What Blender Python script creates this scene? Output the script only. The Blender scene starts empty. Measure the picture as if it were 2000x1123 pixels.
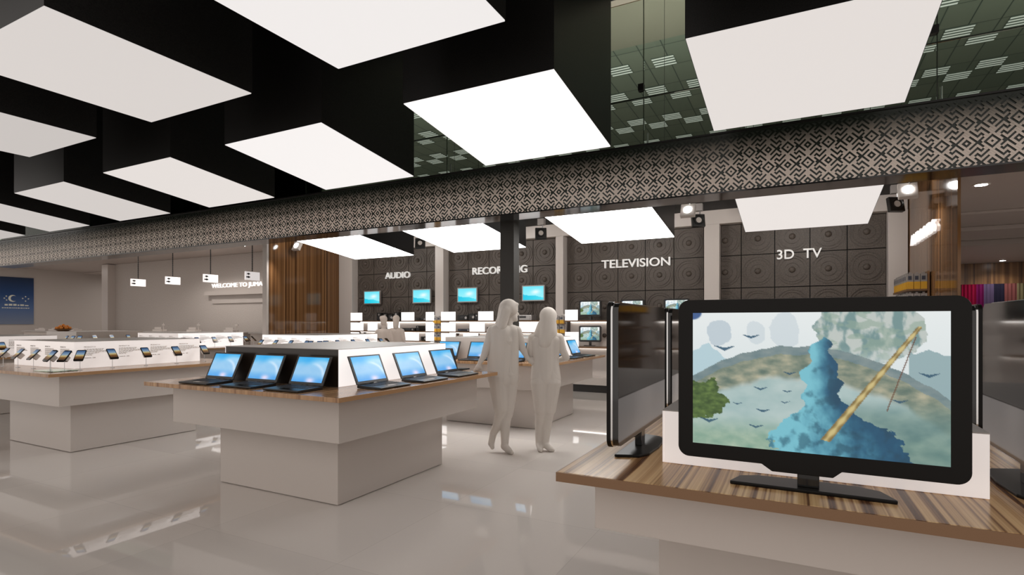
import bpy, bmesh, math, random
from mathutils import Vector, Matrix, noise
random.seed(7)
PI = math.pi
SC = bpy.context.scene
COL = SC.collection
ANG = math.radians(27.35)

# ------------------------------------------------------------------ colours and materials
def lin(c):
    return tuple((v/12.92 if v <= 0.04045 else ((v+0.055)/1.055)**2.4) for v in c)
def rgb(r, g, b):
    return lin((r/255, g/255, b/255))

MATS = {}
def mat(name, color=(.8, .8, .8), rough=.5, metal=0, spec=.5, emit=None, strength=0, alpha=1, coat=0):
    m = bpy.data.materials.new(name); m.use_nodes = True
    b = m.node_tree.nodes['Principled BSDF']
    b.inputs['Base Color'].default_value = (*color, 1)
    b.inputs['Roughness'].default_value = rough
    b.inputs['Metallic'].default_value = metal
    b.inputs['Specular IOR Level'].default_value = spec
    b.inputs['Alpha'].default_value = alpha
    b.inputs['Coat Weight'].default_value = coat
    b.inputs['Coat Roughness'].default_value = .05
    if emit:
        b.inputs['Emission Color'].default_value = (*emit, 1)
        b.inputs['Emission Strength'].default_value = strength
    MATS[name] = m
    return m

def nodes(m):
    return m.node_tree.nodes, m.node_tree.links, m.node_tree.nodes['Principled BSDF']

def stripe_wood(name, axis, stops, freq=18, fine=90, rough=.25, spec=.5, coat=0):
    """boards and grain that vary along one axis only"""
    m = mat(name, rough=rough, spec=spec, coat=coat)
    n, l, b = nodes(m)
    tc = n.new('ShaderNodeTexCoord'); sp = n.new('ShaderNodeSeparateXYZ')
    l.new(tc.outputs['Object'], sp.inputs[0])
    no = n.new('ShaderNodeTexNoise'); no.noise_dimensions = '1D'
    mu = n.new('ShaderNodeMath'); mu.operation = 'MULTIPLY'; mu.inputs[1].default_value = freq
    # slow wander of the grain along the board
    wob = n.new('ShaderNodeTexNoise'); wob.inputs['Scale'].default_value = 1.3
    l.new(tc.outputs['Object'], wob.inputs['Vector'])
    wm = n.new('ShaderNodeMath'); wm.operation = 'MULTIPLY'; wm.inputs[1].default_value = .03
    ad = n.new('ShaderNodeMath'); ad.operation = 'ADD'
    l.new(wob.outputs['Fac'], wm.inputs[0]); l.new(wm.outputs[0], ad.inputs[1])
    l.new(sp.outputs[axis], ad.inputs[0])
    l.new(ad.outputs[0], mu.inputs[0])
    l.new(mu.outputs[0], no.inputs['W'])
    no.inputs['Scale'].default_value = 1; no.inputs['Detail'].default_value = 3; no.inputs['Roughness'].default_value = .7
    cr = n.new('ShaderNodeValToRGB')
    l.new(no.outputs['Fac'], cr.inputs[0])
    e = cr.color_ramp.elements
    e[0].position, e[0].color = stops[0][0], (*stops[0][1], 1)
    e[1].position, e[1].color = stops[-1][0], (*stops[-1][1], 1)
    for p, c in stops[1:-1]:
        x = e.new(p); x.color = (*c, 1)
    l.new(cr.outputs[0], b.inputs['Base Color'])
    return m

def speckle(m, c0, c1, scale=120):
    n, l, b = nodes(m)
    tc = n.new('ShaderNodeTexCoord'); no = n.new('ShaderNodeTexNoise')
    no.inputs['Scale'].default_value = scale; no.inputs['Detail'].default_value = 2
    l.new(tc.outputs['Object'], no.inputs['Vector'])
    cr = n.new('ShaderNodeValToRGB'); l.new(no.outputs['Fac'], cr.inputs[0])
    cr.color_ramp.elements[0].position = .35; cr.color_ramp.elements[0].color = (*c0, 1)
    cr.color_ramp.elements[1].position = .7; cr.color_ramp.elements[1].color = (*c1, 1)
    l.new(cr.outputs[0], b.inputs['Base Color'])
    return m

def screen_mat(name, strength=1.0):
    m = bpy.data.materials.new(name); m.use_nodes = True
    n, l = m.node_tree.nodes, m.node_tree.links
    b = n['Principled BSDF']
    at = n.new('ShaderNodeAttribute'); at.attribute_name = 'pic'
    b.inputs['Base Color'].default_value = (.01, .01, .01, 1)
    b.inputs['Roughness'].default_value = .3
    l.new(at.outputs['Color'], b.inputs['Emission Color'])
    b.inputs['Emission Strength'].default_value = strength
    return m

M_floor = mat('floor_polished', (.80, .745, .70), rough=.025, spec=.42)
def floor_nodes():
    n, l, b = nodes(M_floor)
    tc = n.new('ShaderNodeTexCoord')
    br = n.new('ShaderNodeTexBrick'); br.offset = 0
    br.inputs['Scale'].default_value = 1
    br.inputs['Brick Width'].default_value = 1.2; br.inputs['Row Height'].default_value = 1.2
    br.inputs['Mortar Size'].default_value = .002
    br.inputs['Color1'].default_value = (.64, .59, .55, 1); br.inputs['Color2'].default_value = (.59, .545, .51, 1)
    br.inputs['Mortar'].default_value = (.52, .475, .445, 1)
    l.new(tc.outputs['Object'], br.inputs['Vector'])
    l.new(br.outputs['Color'], b.inputs['Base Color'])
floor_nodes()
M_lam = mat('laminate_warm_white', (.56, .505, .465), rough=.12, spec=.4)
M_edge = mat('walnut_edge', rgb(128, 96, 68), rough=.4)
M_top = stripe_wood('walnut_top', 'X', [(.3, rgb(128, 92, 64)), (.48, rgb(168, 130, 94)), (.72, rgb(190, 152, 112))], freq=16, rough=.2, spec=.5)
M_zebra = stripe_wood('zebrano_top', 'X', [(.33, rgb(84, 54, 36)), (.41, rgb(126, 90, 60)), (.5, rgb(186, 148, 104)), (.62, rgb(214, 178, 132)), (.76, rgb(140, 98, 66))], freq=21, rough=.22, spec=.14)
WW = [(.3, rgb(66, 42, 26)), (.45, rgb(108, 75, 47)), (.55, rgb(128, 92, 58)), (.72, rgb(156, 116, 78))]
M_wood_y = stripe_wood('walnut_wall_along_y', 'Y', WW, freq=14, rough=.10, spec=.28)
M_wood_x = stripe_wood('walnut_wall_along_x', 'X', WW, freq=8, rough=.3)
M_black = speckle(mat('lightbox_black', (.012, .012, .012), rough=.38, spec=.35), (.008, .008, .008), (.02, .019, .018), 160)
M_blackceil = mat('ceiling_black', (.012, .012, .012), rough=.7)
M_tile = speckle(mat('acoustic_tile_dark', (.05, .045, .04), rough=.55), rgb(76, 68, 62), rgb(104, 94, 86), 60)
M_post = mat('post_dark', rgb(48, 45, 41), rough=.6)
M_joint = mat('joint_black', (.008, .008, .008), rough=.8)
M_wallgrey = mat('wall_warm_grey', (.52, .465, .43), rough=.45)
M_stucco = speckle(mat('wall_rough_grey', rough=.6), (.47, .42, .385), (.56, .505, .47), 40)
M_white = mat('pilaster_white', (.66, .60, .56), rough=.35)
M_ceilpink = mat('ceiling_light_grey', (.52, .455, .42), rough=.5)
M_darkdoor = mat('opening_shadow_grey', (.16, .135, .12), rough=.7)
M_metal = mat('brushed_metal', (.6, .6, .6), rough=.3, metal=1)
M_chrome = mat('chrome', (.75, .75, .75), rough=.12, metal=1)
M_gloss = mat('glossy_black_plastic', (.008, .008, .008), rough=.08, spec=.6)
M_satin = mat('satin_black_plastic', (.016, .015, .014), rough=.35, spec=.5)
M_bezel = mat('television_bezel_black', rgb(18, 16, 14), rough=.35, spec=.18)
M_backshell = mat('television_back_shell', (.010, .010, .010), rough=.06, spec=.7)
M_key = mat('keyboard_dark', (.03, .03, .034), rough=.45)
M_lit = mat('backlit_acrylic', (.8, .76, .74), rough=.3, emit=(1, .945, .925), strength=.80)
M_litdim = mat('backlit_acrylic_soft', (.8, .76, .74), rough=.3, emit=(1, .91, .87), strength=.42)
M_litfar = mat('acrylic_unlit_grey', (.55, .51, .48), rough=.3)
M_dark = mat('riser_dark_brown', rgb(42, 35, 29), rough=.25, spec=.5)
M_top_grey = mat('riser_top_grey', (.50, .465, .44), rough=.35)
M_card = mat('price_card_painted_glow', (.9, .9, .9), rough=.4, emit=(1, .98, .97), strength=.9)  # white paper given a glow of its own to look brightly lit
M_ink = mat('ink_grey', rgb(120, 112, 106), rough=.6)
M_inklight = mat('ink_pale', rgb(176, 168, 160), rough=.6)
M_inkred = mat('ink_pale_red', rgb(240, 205, 200), rough=.6, emit=rgb(240, 205, 200), strength=.7)  # print shares the painted glow of its card
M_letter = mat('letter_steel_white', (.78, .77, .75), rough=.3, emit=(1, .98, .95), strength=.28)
M_letterlit = mat('letter_lit_white', (.9, .88, .86), rough=.3, emit=(1, .95, .92), strength=.9)
M_led = mat('led_strip', (1, 1, 1), emit=(1, .97, .93), strength=5)
M_spot = mat('spot_lamp', (1, 1, 1), emit=(1, 1, 1), strength=40)
M_down = mat('downlight_lamp', (1, 1, 1), emit=(1, .98, .95), strength=30)
M_lens = mat('lamp_lens_unlit', (.55, .5, .46), rough=.25)
M_signwhite = mat('hanging_sign_white', (.85, .82, .80), rough=.4, emit=(1, .95, .94), strength=.6)
M_yellow = mat('package_yellow', rgb(225, 170, 50), rough=.5)
M_pkgrey = mat('package_grey', rgb(160, 154, 150), rough=.5)
M_pkblue = mat('package_slate', rgb(66, 70, 84), rough=.5)
M_silver = mat('hifi_silver', (.5, .48, .47), rough=.3, metal=.6)
M_person = mat('pale_grey_figure', rgb(212, 204, 196), rough=.9, spec=.1, alpha=.93)
M_person2 = mat('far_grey_figure', rgb(222, 208, 198), rough=.9, spec=.1, alpha=.95)
M_orange = mat('orange_fruit', rgb(200, 120, 30), rough=.5)
M_film = mat('fascia_green_black', rgb(44, 50, 44), rough=.25, spec=.5)
M_mallwall = mat('mall_wall_green', rgb(96, 106, 96), rough=.6)
M_bulk = mat('mall_bulkhead_olive', rgb(126, 120, 106), rough=.6)
M_slat = mat('louvre_slat_pale', (.7, .7, .66), rough=.4, emit=(.9, .92, .85), strength=.26)

def tile_ceiling():
    m = mat('mall_ceiling_tiles', rgb(118, 124, 110), rough=.6)
    n, l, b = nodes(m)
    tc = n.new('ShaderNodeTexCoord')
    br = n.new('ShaderNodeTexBrick'); br.offset = 0
    br.inputs['Scale'].default_value = 1
    br.inputs['Brick Width'].default_value = .4775; br.inputs['Row Height'].default_value = .9333
    br.inputs['Mortar Size'].default_value = .012
    br.inputs['Color1'].default_value = (*rgb(118, 122, 108), 1); br.inputs['Color2'].default_value = (*rgb(108, 114, 101), 1)
    br.inputs['Mortar'].default_value = (*rgb(66, 74, 66), 1)
    l.new(tc.outputs['Object'], br.inputs['Vector'])
    l.new(br.outputs['Color'], b.inputs['Base Color'])
    return m
M_mallceil = tile_ceiling()

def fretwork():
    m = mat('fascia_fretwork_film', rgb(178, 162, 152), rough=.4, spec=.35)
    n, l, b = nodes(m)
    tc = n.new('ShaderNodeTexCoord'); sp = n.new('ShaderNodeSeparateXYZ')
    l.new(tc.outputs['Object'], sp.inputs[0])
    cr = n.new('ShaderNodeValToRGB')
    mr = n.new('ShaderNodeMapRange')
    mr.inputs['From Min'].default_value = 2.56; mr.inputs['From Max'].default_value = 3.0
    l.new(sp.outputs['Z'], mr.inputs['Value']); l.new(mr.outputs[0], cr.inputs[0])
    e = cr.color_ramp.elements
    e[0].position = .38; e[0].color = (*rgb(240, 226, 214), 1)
    e[1].position = .98; e[1].color = (*rgb(50, 56, 49), 1)  # pattern darkens to green upward, a reflection's dimming put into the colour
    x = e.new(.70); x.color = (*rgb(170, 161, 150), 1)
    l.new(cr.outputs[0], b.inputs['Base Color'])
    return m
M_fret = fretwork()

def glass_mat():
    m = bpy.data.materials.new('green_tinted_glass'); m.use_nodes = True
    n, l = m.node_tree.nodes, m.node_tree.links
    for x in list(n):
        if x.type != 'OUTPUT_MATERIAL': n.remove(x)
    out = [x for x in n if x.type == 'OUTPUT_MATERIAL'][0]
    tr = n.new('ShaderNodeBsdfTransparent'); tr.inputs[0].default_value = (.84, .89, .85, 1)
    gl = n.new('ShaderNodeBsdfGlossy'); gl.inputs['Roughness'].default_value = .02
    gl.inputs['Color'].default_value = (.8, .85, .8, 1)
    fr = n.new('ShaderNodeFresnel'); fr.inputs[0].default_value = 1.35
    mx = n.new('ShaderNodeMixShader')
    l.new(fr.outputs[0], mx.inputs[0]); l.new(tr.outputs[0], mx.inputs[1]); l.new(gl.outputs[0], mx.inputs[2])
    l.new(mx.outputs[0], out.inputs[0])
    return m
M_glass = glass_mat()

def gradient_mat(name, axis, a, b_, stops, rough=.3, emit=0):
    m = mat(name, rough=rough)
    n, l, b = nodes(m)
    tc = n.new('ShaderNodeTexCoord'); sp = n.new('ShaderNodeSeparateXYZ'); l.new(tc.outputs['Object'], sp.inputs[0])
    mr = n.new('ShaderNodeMapRange'); mr.inputs['From Min'].default_value = a; mr.inputs['From Max'].default_value = b_
    l.new(sp.outputs[axis], mr.inputs['Value'])
    cr = n.new('ShaderNodeValToRGB'); l.new(mr.outputs[0], cr.inputs[0])
    e = cr.color_ramp.elements
    e[0].position, e[0].color = stops[0][0], (*stops[0][1], 1)
    e[1].position, e[1].color = stops[-1][0], (*stops[-1][1], 1)
    for p, c in stops[1:-1]:
        x = e.new(p); x.color = (*c, 1)
    l.new(cr.outputs[0], b.inputs['Base Color'])
    if emit:
        l.new(cr.outputs[0], b.inputs['Emission Color']); b.inputs['Emission Strength'].default_value = emit
    return m

# ------------------------------------------------------------------ mesh building
class MB:
    def __init__(s): s.v = []; s.f = []; s.m = []
    def face(s, pts, mi=0):
        i = len(s.v); s.v += [tuple(p) for p in pts]; s.f.append(tuple(range(i, i+len(pts)))); s.m.append(mi)
    def box(s, x0, x1, y0, y1, z0, z1, mi=0, M=None):
        p = [(x, y, z) for z in (z0, z1) for y in (y0, y1) for x in (x0, x1)]
        if M: p = [tuple(M @ Vector(q)) for q in p]
        i = len(s.v); s.v += p
        for q in ((0, 2, 3, 1), (4, 5, 7, 6), (0, 1, 5, 4), (2, 6, 7, 3), (0, 4, 6, 2), (1, 3, 7, 5)):
            s.f.append(tuple(i+k for k in q)); s.m.append(mi)
        return s
    def prism(s, poly, axis, a, b, mi=0, M=None):
        """poly: 2-D outline; axis it is pushed along"""
        def P(u, v, w):
            p = {'x': (w, u, v), 'y': (u, w, v), 'z': (u, v, w)}[axis]
            return tuple(M @ Vector(p)) if M else p
        n = len(poly); i = len(s.v)
        s.v += [P(u, v, a) for u, v in poly]+[P(u, v, b) for u, v in poly]
        s.f.append(tuple(i+k for k in range(n))); s.m.append(mi)
        s.f.append(tuple(i+n+k for k in reversed(range(n)))); s.m.append(mi)
        for k in range(n):
            j = (k+1) % n
            s.f.append((i+k, i+n+k, i+n+j, i+j)); s.m.append(mi)
        return s
    def tube(s, p0, p1, r0, r1=None, n=10, mi=0, caps=True):
        r1 = r0 if r1 is None else r1
        p0, p1 = Vector(p0), Vector(p1); d = (p1-p0).normalized()
        u = d.orthogonal().normalized(); w = d.cross(u)
        i = len(s.v)
        for p, r in ((p0, r0), (p1, r1)):
            for k in range(n):
                a = 2*PI*k/n; s.v.append(tuple(p+(u*math.cos(a)+w*math.sin(a))*r))
        for k in range(n):
            j = (k+1) % n; s.f.append((i+k, i+j, i+n+j, i+n+k)); s.m.append(mi)
        if caps:
            s.f.append(tuple(i+k for k in reversed(range(n)))); s.m.append(mi)
            s.f.append(tuple(i+n+k for k in range(n))); s.m.append(mi)
        return s
    def ball(s, c, r, sx=1, sy=1, sz=1, nu=12, nv=8, mi=0):
        i = len(s.v)
        for a in range(nv+1):
            t = PI*a/nv
            for b in range(nu):
                p = 2*PI*b/nu
                s.v.append((c[0]+r*sx*math.sin(t)*math.cos(p), c[1]+r*sy*math.sin(t)*math.sin(p), c[2]+r*sz*math.cos(t)))
        for a in range(nv):
            for b in range(nu):
                j = (b+1) % nu
                s.f.append((i+a*nu+b, i+(a+1)*nu+b, i+(a+1)*nu+j, i+a*nu+j)); s.m.append(mi)
        return s
    def mesh(s, name, mats):
        me = bpy.data.meshes.new(name); me.from_pydata(s.v, [], s.f)
        mats = mats if isinstance(mats, (list, tuple)) else [mats]
        for m in mats: me.materials.append(m)
        for p, k in zip(me.polygons, s.m): p.material_index = k
        bm = bmesh.new(); bm.from_mesh(me); bmesh.ops.recalc_face_normals(bm, faces=bm.faces); bm.to_mesh(me); bm.free()
        me.update()
        return me
    def build(s, name, mats, parent=None, loc=(0, 0, 0), smooth=False, bevel=0, seg=2):
        o = bpy.data.objects.new(name, s.mesh(name, mats)); COL.objects.link(o)
        o.parent = parent; o.location = loc
        if smooth:
            for p in o.data.polygons: p.use_smooth = True
        if bevel:
            b = o.modifiers.new('bevel', 'BEVEL'); b.width = bevel; b.segments = seg; b.limit_method = 'ANGLE'
        return o

def tag(o, label=None, cat=None, group=None, kind=None):
    if label: o['label'] = label
    if cat: o['category'] = cat
    if group: o['group'] = group
    if kind: o['kind'] = kind
    return o
def thing(name, label, cat, loc=(0, 0, 0), rz=0, group=None):
    o = bpy.data.objects.new(name, None); COL.objects.link(o); o.empty_display_size = .1
    o.location = loc; o.rotation_euler = (0, 0, rz)
    return tag(o, label, cat, group)
def struct(name, mb, mats, parent=None, **k):
    o = mb.build(name, mats, parent, **k)
    if parent is None: o['kind'] = 'structure'
    return o
def dup(root, loc=None, rz=None, label=None, group=None):
    r = root.copy(); COL.objects.link(r)
    if loc is not None: r.location = loc
    if rz is not None: r.rotation_euler = (0, 0, rz)
    if label: r['label'] = label
    if group: r['group'] = group
    for ch in list(root.children):
        c = ch.copy(); COL.objects.link(c); c.parent = r
        for g in list(ch.children):
            d = g.copy(); COL.objects.link(d); d.parent = c
    return r

def text_mesh(s, width, height, depth=.01, font_bold=.0, align='LEFT'):
    cu = bpy.data.curves.new('lettering', 'FONT'); cu.body = s; cu.size = 1; cu.extrude = .5; cu.offset = font_bold
    o = bpy.data.objects.new('lettering', cu); COL.objects.link(o)
    dg = bpy.context.evaluated_depsgraph_get(); dg.update()
    me = bpy.data.meshes.new_from_object(o.evaluated_get(dg))
    bpy.data.objects.remove(o)
    xs = [v.co.x for v in me.vertices]; ys = [v.co.y for v in me.vertices]
    x0, x1, y0, y1 = min(xs), max(xs), min(ys), max(ys)
    for v in me.vertices:
        x = (v.co.x-x0)/(x1-x0)*width; z = (v.co.y-y0)/(y1-y0)*height
        v.co = (x, -v.co.z*depth, z)       # upright, reading from the -Y side
    me.materials.clear()
    return me
def text(name, s, m, width, height, parent=None, loc=(0, 0, 0), rz=0, depth=.01, bold=0):
    me = text_mesh(s, width, height, depth, bold); me.materials.append(m); me.name = name
    o = bpy.data.objects.new(name, me); COL.objects.link(o); o.parent = parent; o.location = loc; o.rotation_euler = (0, 0, rz)
    return o

def picture_mesh(name, w, h, nx, ny, fn, m):
    """flat lit picture, in the XZ plane, facing -Y, centre at the origin"""
    vs, fs, cs = [], [], []
    for j in range(ny+1):
        for i in range(nx+1):
            u, v = i/nx, j/ny
            vs.append(((u-.5)*w, 0, (.5-v)*h)); cs.append(fn(u, v))
    for j in range(ny):
        for i in range(nx):
            a = j*(nx+1)+i; fs.append((a, a+nx+1, a+nx+2, a+1))
    me = bpy.data.meshes.new(name); me.from_pydata(vs, [], fs)
    at = me.color_attributes.new('pic', 'FLOAT_COLOR', 'POINT')
    for k, c in enumerate(cs): at.data[k].color = (*lin([max(0, min(1, q)) for q in c]), 1)
    me.materials.append(m)
    return me
def add_mesh(name, me, parent=None, loc=(0, 0, 0), rot=(0, 0, 0)):
    o = bpy.data.objects.new(name, me); COL.objects.link(o); o.parent = parent; o.location = loc; o.rotation_euler = rot
    return o
def mix(a, b, t):
    t = max(0, min(1, t)); return tuple(x+(y-x)*t for x, y in zip(a, b))
def sst(a, b, x):
    t = max(0, min(1, (x-a)/(b-a))); return t*t*(3-2*t)
def fbm(x, y, o=4, s=0):
    return noise.fractal(Vector((x, y, s)), 1.0, 2.1, o)*.5+.5

# ------------------------------------------------------------------ camera
cam = bpy.data.cameras.new('camera'); co = bpy.data.objects.new('camera', cam); COL.objects.link(co)
cam.sensor_fit = 'HORIZONTAL'; cam.sensor_width = 36; cam.lens = 36*1073/2000
cam.shift_y = (630-561.5)/2000; cam.clip_start = .05; cam.clip_end = 200
co.location = (0, 0, 1.42); co.rotation_euler = (PI/2, 0, ANG)
SC.camera = co

# ------------------------------------------------------------------ room shell
struct('floor', MB().box(-40, 14, -6, 30, -.1, 0), M_floor)
BY = 11.1        # back wall of the shop
LW, RW = -10.8, 1.62
CZ = 3.53

# dark tiled back wall: tiles with a knob and rings, bay by bay
def tile_bay(x0, x1, align):
    mb = MB(); tw = .5636
    mb.box(x0, x1, BY-.005, BY+.1, 0, 3.26, 1)
    zs = [3.26, 2.675, 2.065, 1.455, .85]
    n = int(math.ceil((x1-x0)/tw))
    for k in range(n):
        if align == 'L': a = x0+k*tw; b = min(a+tw, x1)
        else: b = x1-k*tw; a = max(b-tw, x0)
        for j in range(len(zs)-1):
            zt, zb = zs[j], zs[j+1]; g = .008
            if b-a < .05: continue
            mb.box(a+g, b-g, BY-.035, BY-.004, zb+g, zt-g)
            cx = a+tw/2 if align == 'L' else b-tw/2; cz = (zt+zb)/2
            if a+.06 < cx < b-.06:
                mb.ball((cx, BY-.036, cz), .055, 1, .9, 1, 14, 10)
            for r in (.13, .215, .26):
                for t in range(32):
                    p, q = 2*PI*t/32, 2*PI*(t+1)/32
                    pa = (cx+r*math.cos(p), cz+r*math.sin(p)); pb = (cx+r*math.cos(q), cz+r*math.sin(q))
                    if min(pa[0], pb[0]) < a+g or max(pa[0], pb[0]) > b-g: continue
                    rr = r-.011
                    pc = (cx+rr*math.cos(q), cz+rr*math.sin(q)); pd = (cx+rr*math.cos(p), cz+rr*math.sin(p))
                    mb.prism([pa, pb, pc, pd], 'y', BY-.048, BY-.034)
    return mb
struct('wall_back', MB().box(LW, RW+.2, BY+.1, BY+.2, 0, 3.6), M_wallgrey)
for x0, x1, al in ((-10.34, -7.69, 'L'), (-7.45, -4.57, 'L'), (-4.39, -1.54, 'L'), (-1.27, 1.345, 'R')):
    struct('wall_back_panel', tile_bay(x0, x1, al), [M_tile, M_joint])
for x0, x1 in ((-10.79, -10.33), (-7.69, -7.45), (-4.565, -4.39), (-1.54, -1.27), (1.345, 1.61)):
    struct('trim_pilaster', MB().box(x0, x1, 10.85, BY+.09, 0, 3.26), M_white, bevel=.006)
struct('trim_beam', MB().box(LW+.01, RW-.01, 10.87, BY+.09, 3.262, CZ-.002), M_white, bevel=.006)
struct('ceiling_shop', MB().box(LW-.2, RW+.2, 6.95, BY+.09, CZ, CZ+.08), M_blackceil)
# glossy walnut side walls
struct('wall_left', MB().box(LW-.14, LW, 8.68, BY+.2, 0, CZ-.005), M_wood_y)
struct('trim_left_post', MB().box(LW-.15, LW-.002, 8.62, 8.675, 0, CZ-.005), M_white, bevel=.006)
struct('wall_right', MB().box(RW, RW+.03, 7.83, BY+.2, 0, CZ-.005), M_wood_y)

# left: grey wall under the welcome sign, opening, wall with the poster
struct('wall_far_left', MB().box(-22.1, LW-.2, BY, BY+.15, 0, CZ-.005), M_stucco)
struct('trim_far_post', MB().box(-22.35, -21.95, BY-.25, BY+.25, 0, CZ-.02), M_white)
struct('ceiling_left', MB().box(-27.2, LW-.2, 7.2, 16.2, CZ, CZ+.1), M_ceilpink)
struct('trim_left_ledge', MB().box(-16.6, -11.12, BY-.16, BY-.002, 2.27, 2.40).box(-16.4, -11.12, BY-.04, BY-.002, 2.02, 2.27), M_wallgrey)
struct('wall_poster_side', MB().box(-27.0, -26.8, 4.5, 16.2, 0, CZ), M_wallgrey)
w = MB(); w.box(-26.79, -22.0, 15.6, 15.75, 2.56, CZ-.01); w.box(-23.9, -23.75, 15.55, 15.62, 0, 2.6)
struct('wall_opening_header', w, M_wallgrey)
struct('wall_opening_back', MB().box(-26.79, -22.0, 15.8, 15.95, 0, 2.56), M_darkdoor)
for k, (y, dz) in enumerate(((12.3, .05), (13.4, .09), (14.5, .14))):
    struct('trim_left_step', MB().box(-26.78, -21.9, y, 15.58 if k == 2 else y+1.1, CZ-dz, CZ-.004), M_ceilpink)

# right: pale ceiling, walnut band, draped cloths
struct('ceiling_right', MB().box(RW+.035, 13, 7.2, 25.2, CZ, CZ+.1), M_ceilpink)
for y, dz in ((13.3, .05), (15.4, .09), (18.0, .13)):
    struct('trim_right_step', MB().box(RW+.04, 12.98, y, y+.9, CZ-dz, CZ-.004), M_ceilpink)
struct('wall_far_right', MB().box(RW+.2, 13, 25, 25.2, 0, CZ-.005), M_wood_x)
struct('wall_right_side', MB().box(13, 13.2, 5.2, 25.2, 0, CZ+.1), M_wallgrey)
struct('wall_right_return', MB().box(1.85, 1.90, 11.35, 24.98, 0, CZ-.15), M_wallgrey)

# void of the mall behind the upper glass
struct('ceiling_mall', MB().box(-34, 14, 10.9, 18.2, 7.0, 7.1), M_mallceil)
struct('ceiling_mall_bulkhead', MB().box(-34, 14, 5.2, 10.88, 6.95, 7.1), M_bulk)
struct('wall_mall_back', MB().box(-34, 14, 18.0, 18.2, 3.7, 6.98), M_mallwall)
# louvred lights
lm = MB()
for k in range(4):
    lm.box(-.225, .225, -.205+k*.115, -.155+k*.115, -.018, -.0135)
lm.box(-.232, .232, -.225, .225, -.013, -.003, 1)
lme = lm.mesh('louvre_light', [M_slat, M_mallwall])
for k in range(-22, 23):
    x = -2.5+.4775*k
    for j in range(3):
        y = (11.9 if k % 2 == 0 else 13.3)+1.88*j
        if y > 17.5 or not (-1.6 < x/y < .36): continue
        o = add_mesh('louvre_light', lme, None, (x, y, 7.0))
        tag(o, 'small square louvred ceiling light with pale slats, seen through the green glass', 'ceiling light', 'louvred lights in the mall ceiling')

# ------------------------------------------------------------------ fascia with fretwork
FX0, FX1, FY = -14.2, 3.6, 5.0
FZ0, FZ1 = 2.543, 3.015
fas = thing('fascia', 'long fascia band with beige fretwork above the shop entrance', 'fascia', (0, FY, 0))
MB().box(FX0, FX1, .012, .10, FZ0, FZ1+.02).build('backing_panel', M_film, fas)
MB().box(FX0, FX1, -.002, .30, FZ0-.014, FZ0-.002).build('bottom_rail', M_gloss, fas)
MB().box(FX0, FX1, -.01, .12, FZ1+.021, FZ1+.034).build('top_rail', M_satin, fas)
def fret_mesh():
    # one 14 x 14 cell unit laid diagonally: two kinds of nested diamonds and hooked keys between them
    G = [[0]*14 for _ in range(14)]
    S = ['1111110', '0000010', '1111010', '1001001', '0101111', '0100000', '0111111']
    for a in range(-3, 4):
        for b in range(-3, 4):
            r = max(abs(a), abs(b))
            dark_corner = abs(a+b) == 6
            G[a % 14][b % 14] = 1 if (r == 1 or (r == 3 and not dark_corner)) else 0
            G[(a+7) % 14][(b+7) % 14] = 1 if (r in (0, 2) or (r == 3 and abs(a-b) >= 5)) else 0
    for a in range(7):
        for b in range(7):
            G[(4+a) % 14][(b-3) % 14] = int(S[b][a])
            G[(a-3) % 14][(4+b) % 14] = int(S[a][b])
    c = .1435/(7*math.sqrt(2)); r2 = math.sqrt(.5)*c
    def XZ(a, b): return ((a+b)*r2, (a-b)*r2)
    bm = bmesh.new()
    zc = 2.704
    N = int((FX1-FX0)/(2*r2))+60
    x_off = .80-15*r2
    for a in range(-N, N):
        b = -N
        while b < N:
            x, z = XZ(a+.5, b+.5)
            ok = abs(z) < .55 and FX0-.05 < x+x_off < FX1+.05
            if ok and G[a % 14][b % 14]:
                e = b
                while G[a % 14][e % 14] and e-b < 14: e += 1
                P = [XZ(a-.03, b-.03), XZ(a+1.03, b-.03), XZ(a+1.03, e+.03), XZ(a-.03, e+.03)]
                bm.faces.new([bm.verts.new((p[0]+x_off, 0, p[1]+zc)) for p in P])
                b = e
            else: b += 1
    for co_, no_ in (((0, 0, FZ0), (0, 0, -1)), ((0, 0, FZ1), (0, 0, 1)), ((FX0, 0, 0), (-1, 0, 0)), ((FX1, 0, 0), (1, 0, 0))):
        g = list(bm.verts)+list(bm.edges)+list(bm.faces)
        bmesh.ops.bisect_plane(bm, geom=g, plane_co=co_, plane_no=no_, clear_outer=True)
    for f in bm.faces:
        if f.normal.y > 0: f.normal_flip()
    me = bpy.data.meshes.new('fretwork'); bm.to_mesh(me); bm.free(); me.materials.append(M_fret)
    return me
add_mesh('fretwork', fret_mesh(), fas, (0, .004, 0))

# upper glass, pane by pane, with black clips on the joints
joints = [-1.24+2.16*k for k in range(-6, 3)]
xs = [FX0]+[j for j in joints if j > FX0]+[FX1]
for k in range(len(xs)-1):
    a, b = xs[k], xs[k+1]
    o = struct('window_%d' % (k+1), MB().box(a+.004, b-.004, FY+.02, FY+.032, 3.055, 3.475).box(a+.004, b-.004, FY+.02, FY+.032, 3.485, 4.385), M_glass)
    fr = MB()
    fr.box(b-.003, b+.003, FY+.018, FY+.034, 3.055, 4.385)
    fr.box(a+.004, b-.004, FY+.018, FY+.034, 3.477, 3.483)
    fr.build('window_joint', M_film, o)
    if k < len(xs)-2:
        MB().box(b-.045, b+.005, FY-.012, FY+.045, 3.54, 3.60).build('window_clip', M_satin, o)
        MB().tube((b+.03, FY+.05, 3.06), (b+.03, FY+.05, 3.16), .008).build('window_bolt', M_metal, o)

# black shop ceiling above the camera side
struct('ceiling_black', MB().box(-15.5, 3.6, .2, 4.95, 4.4, 4.5), M_blackceil)

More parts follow.
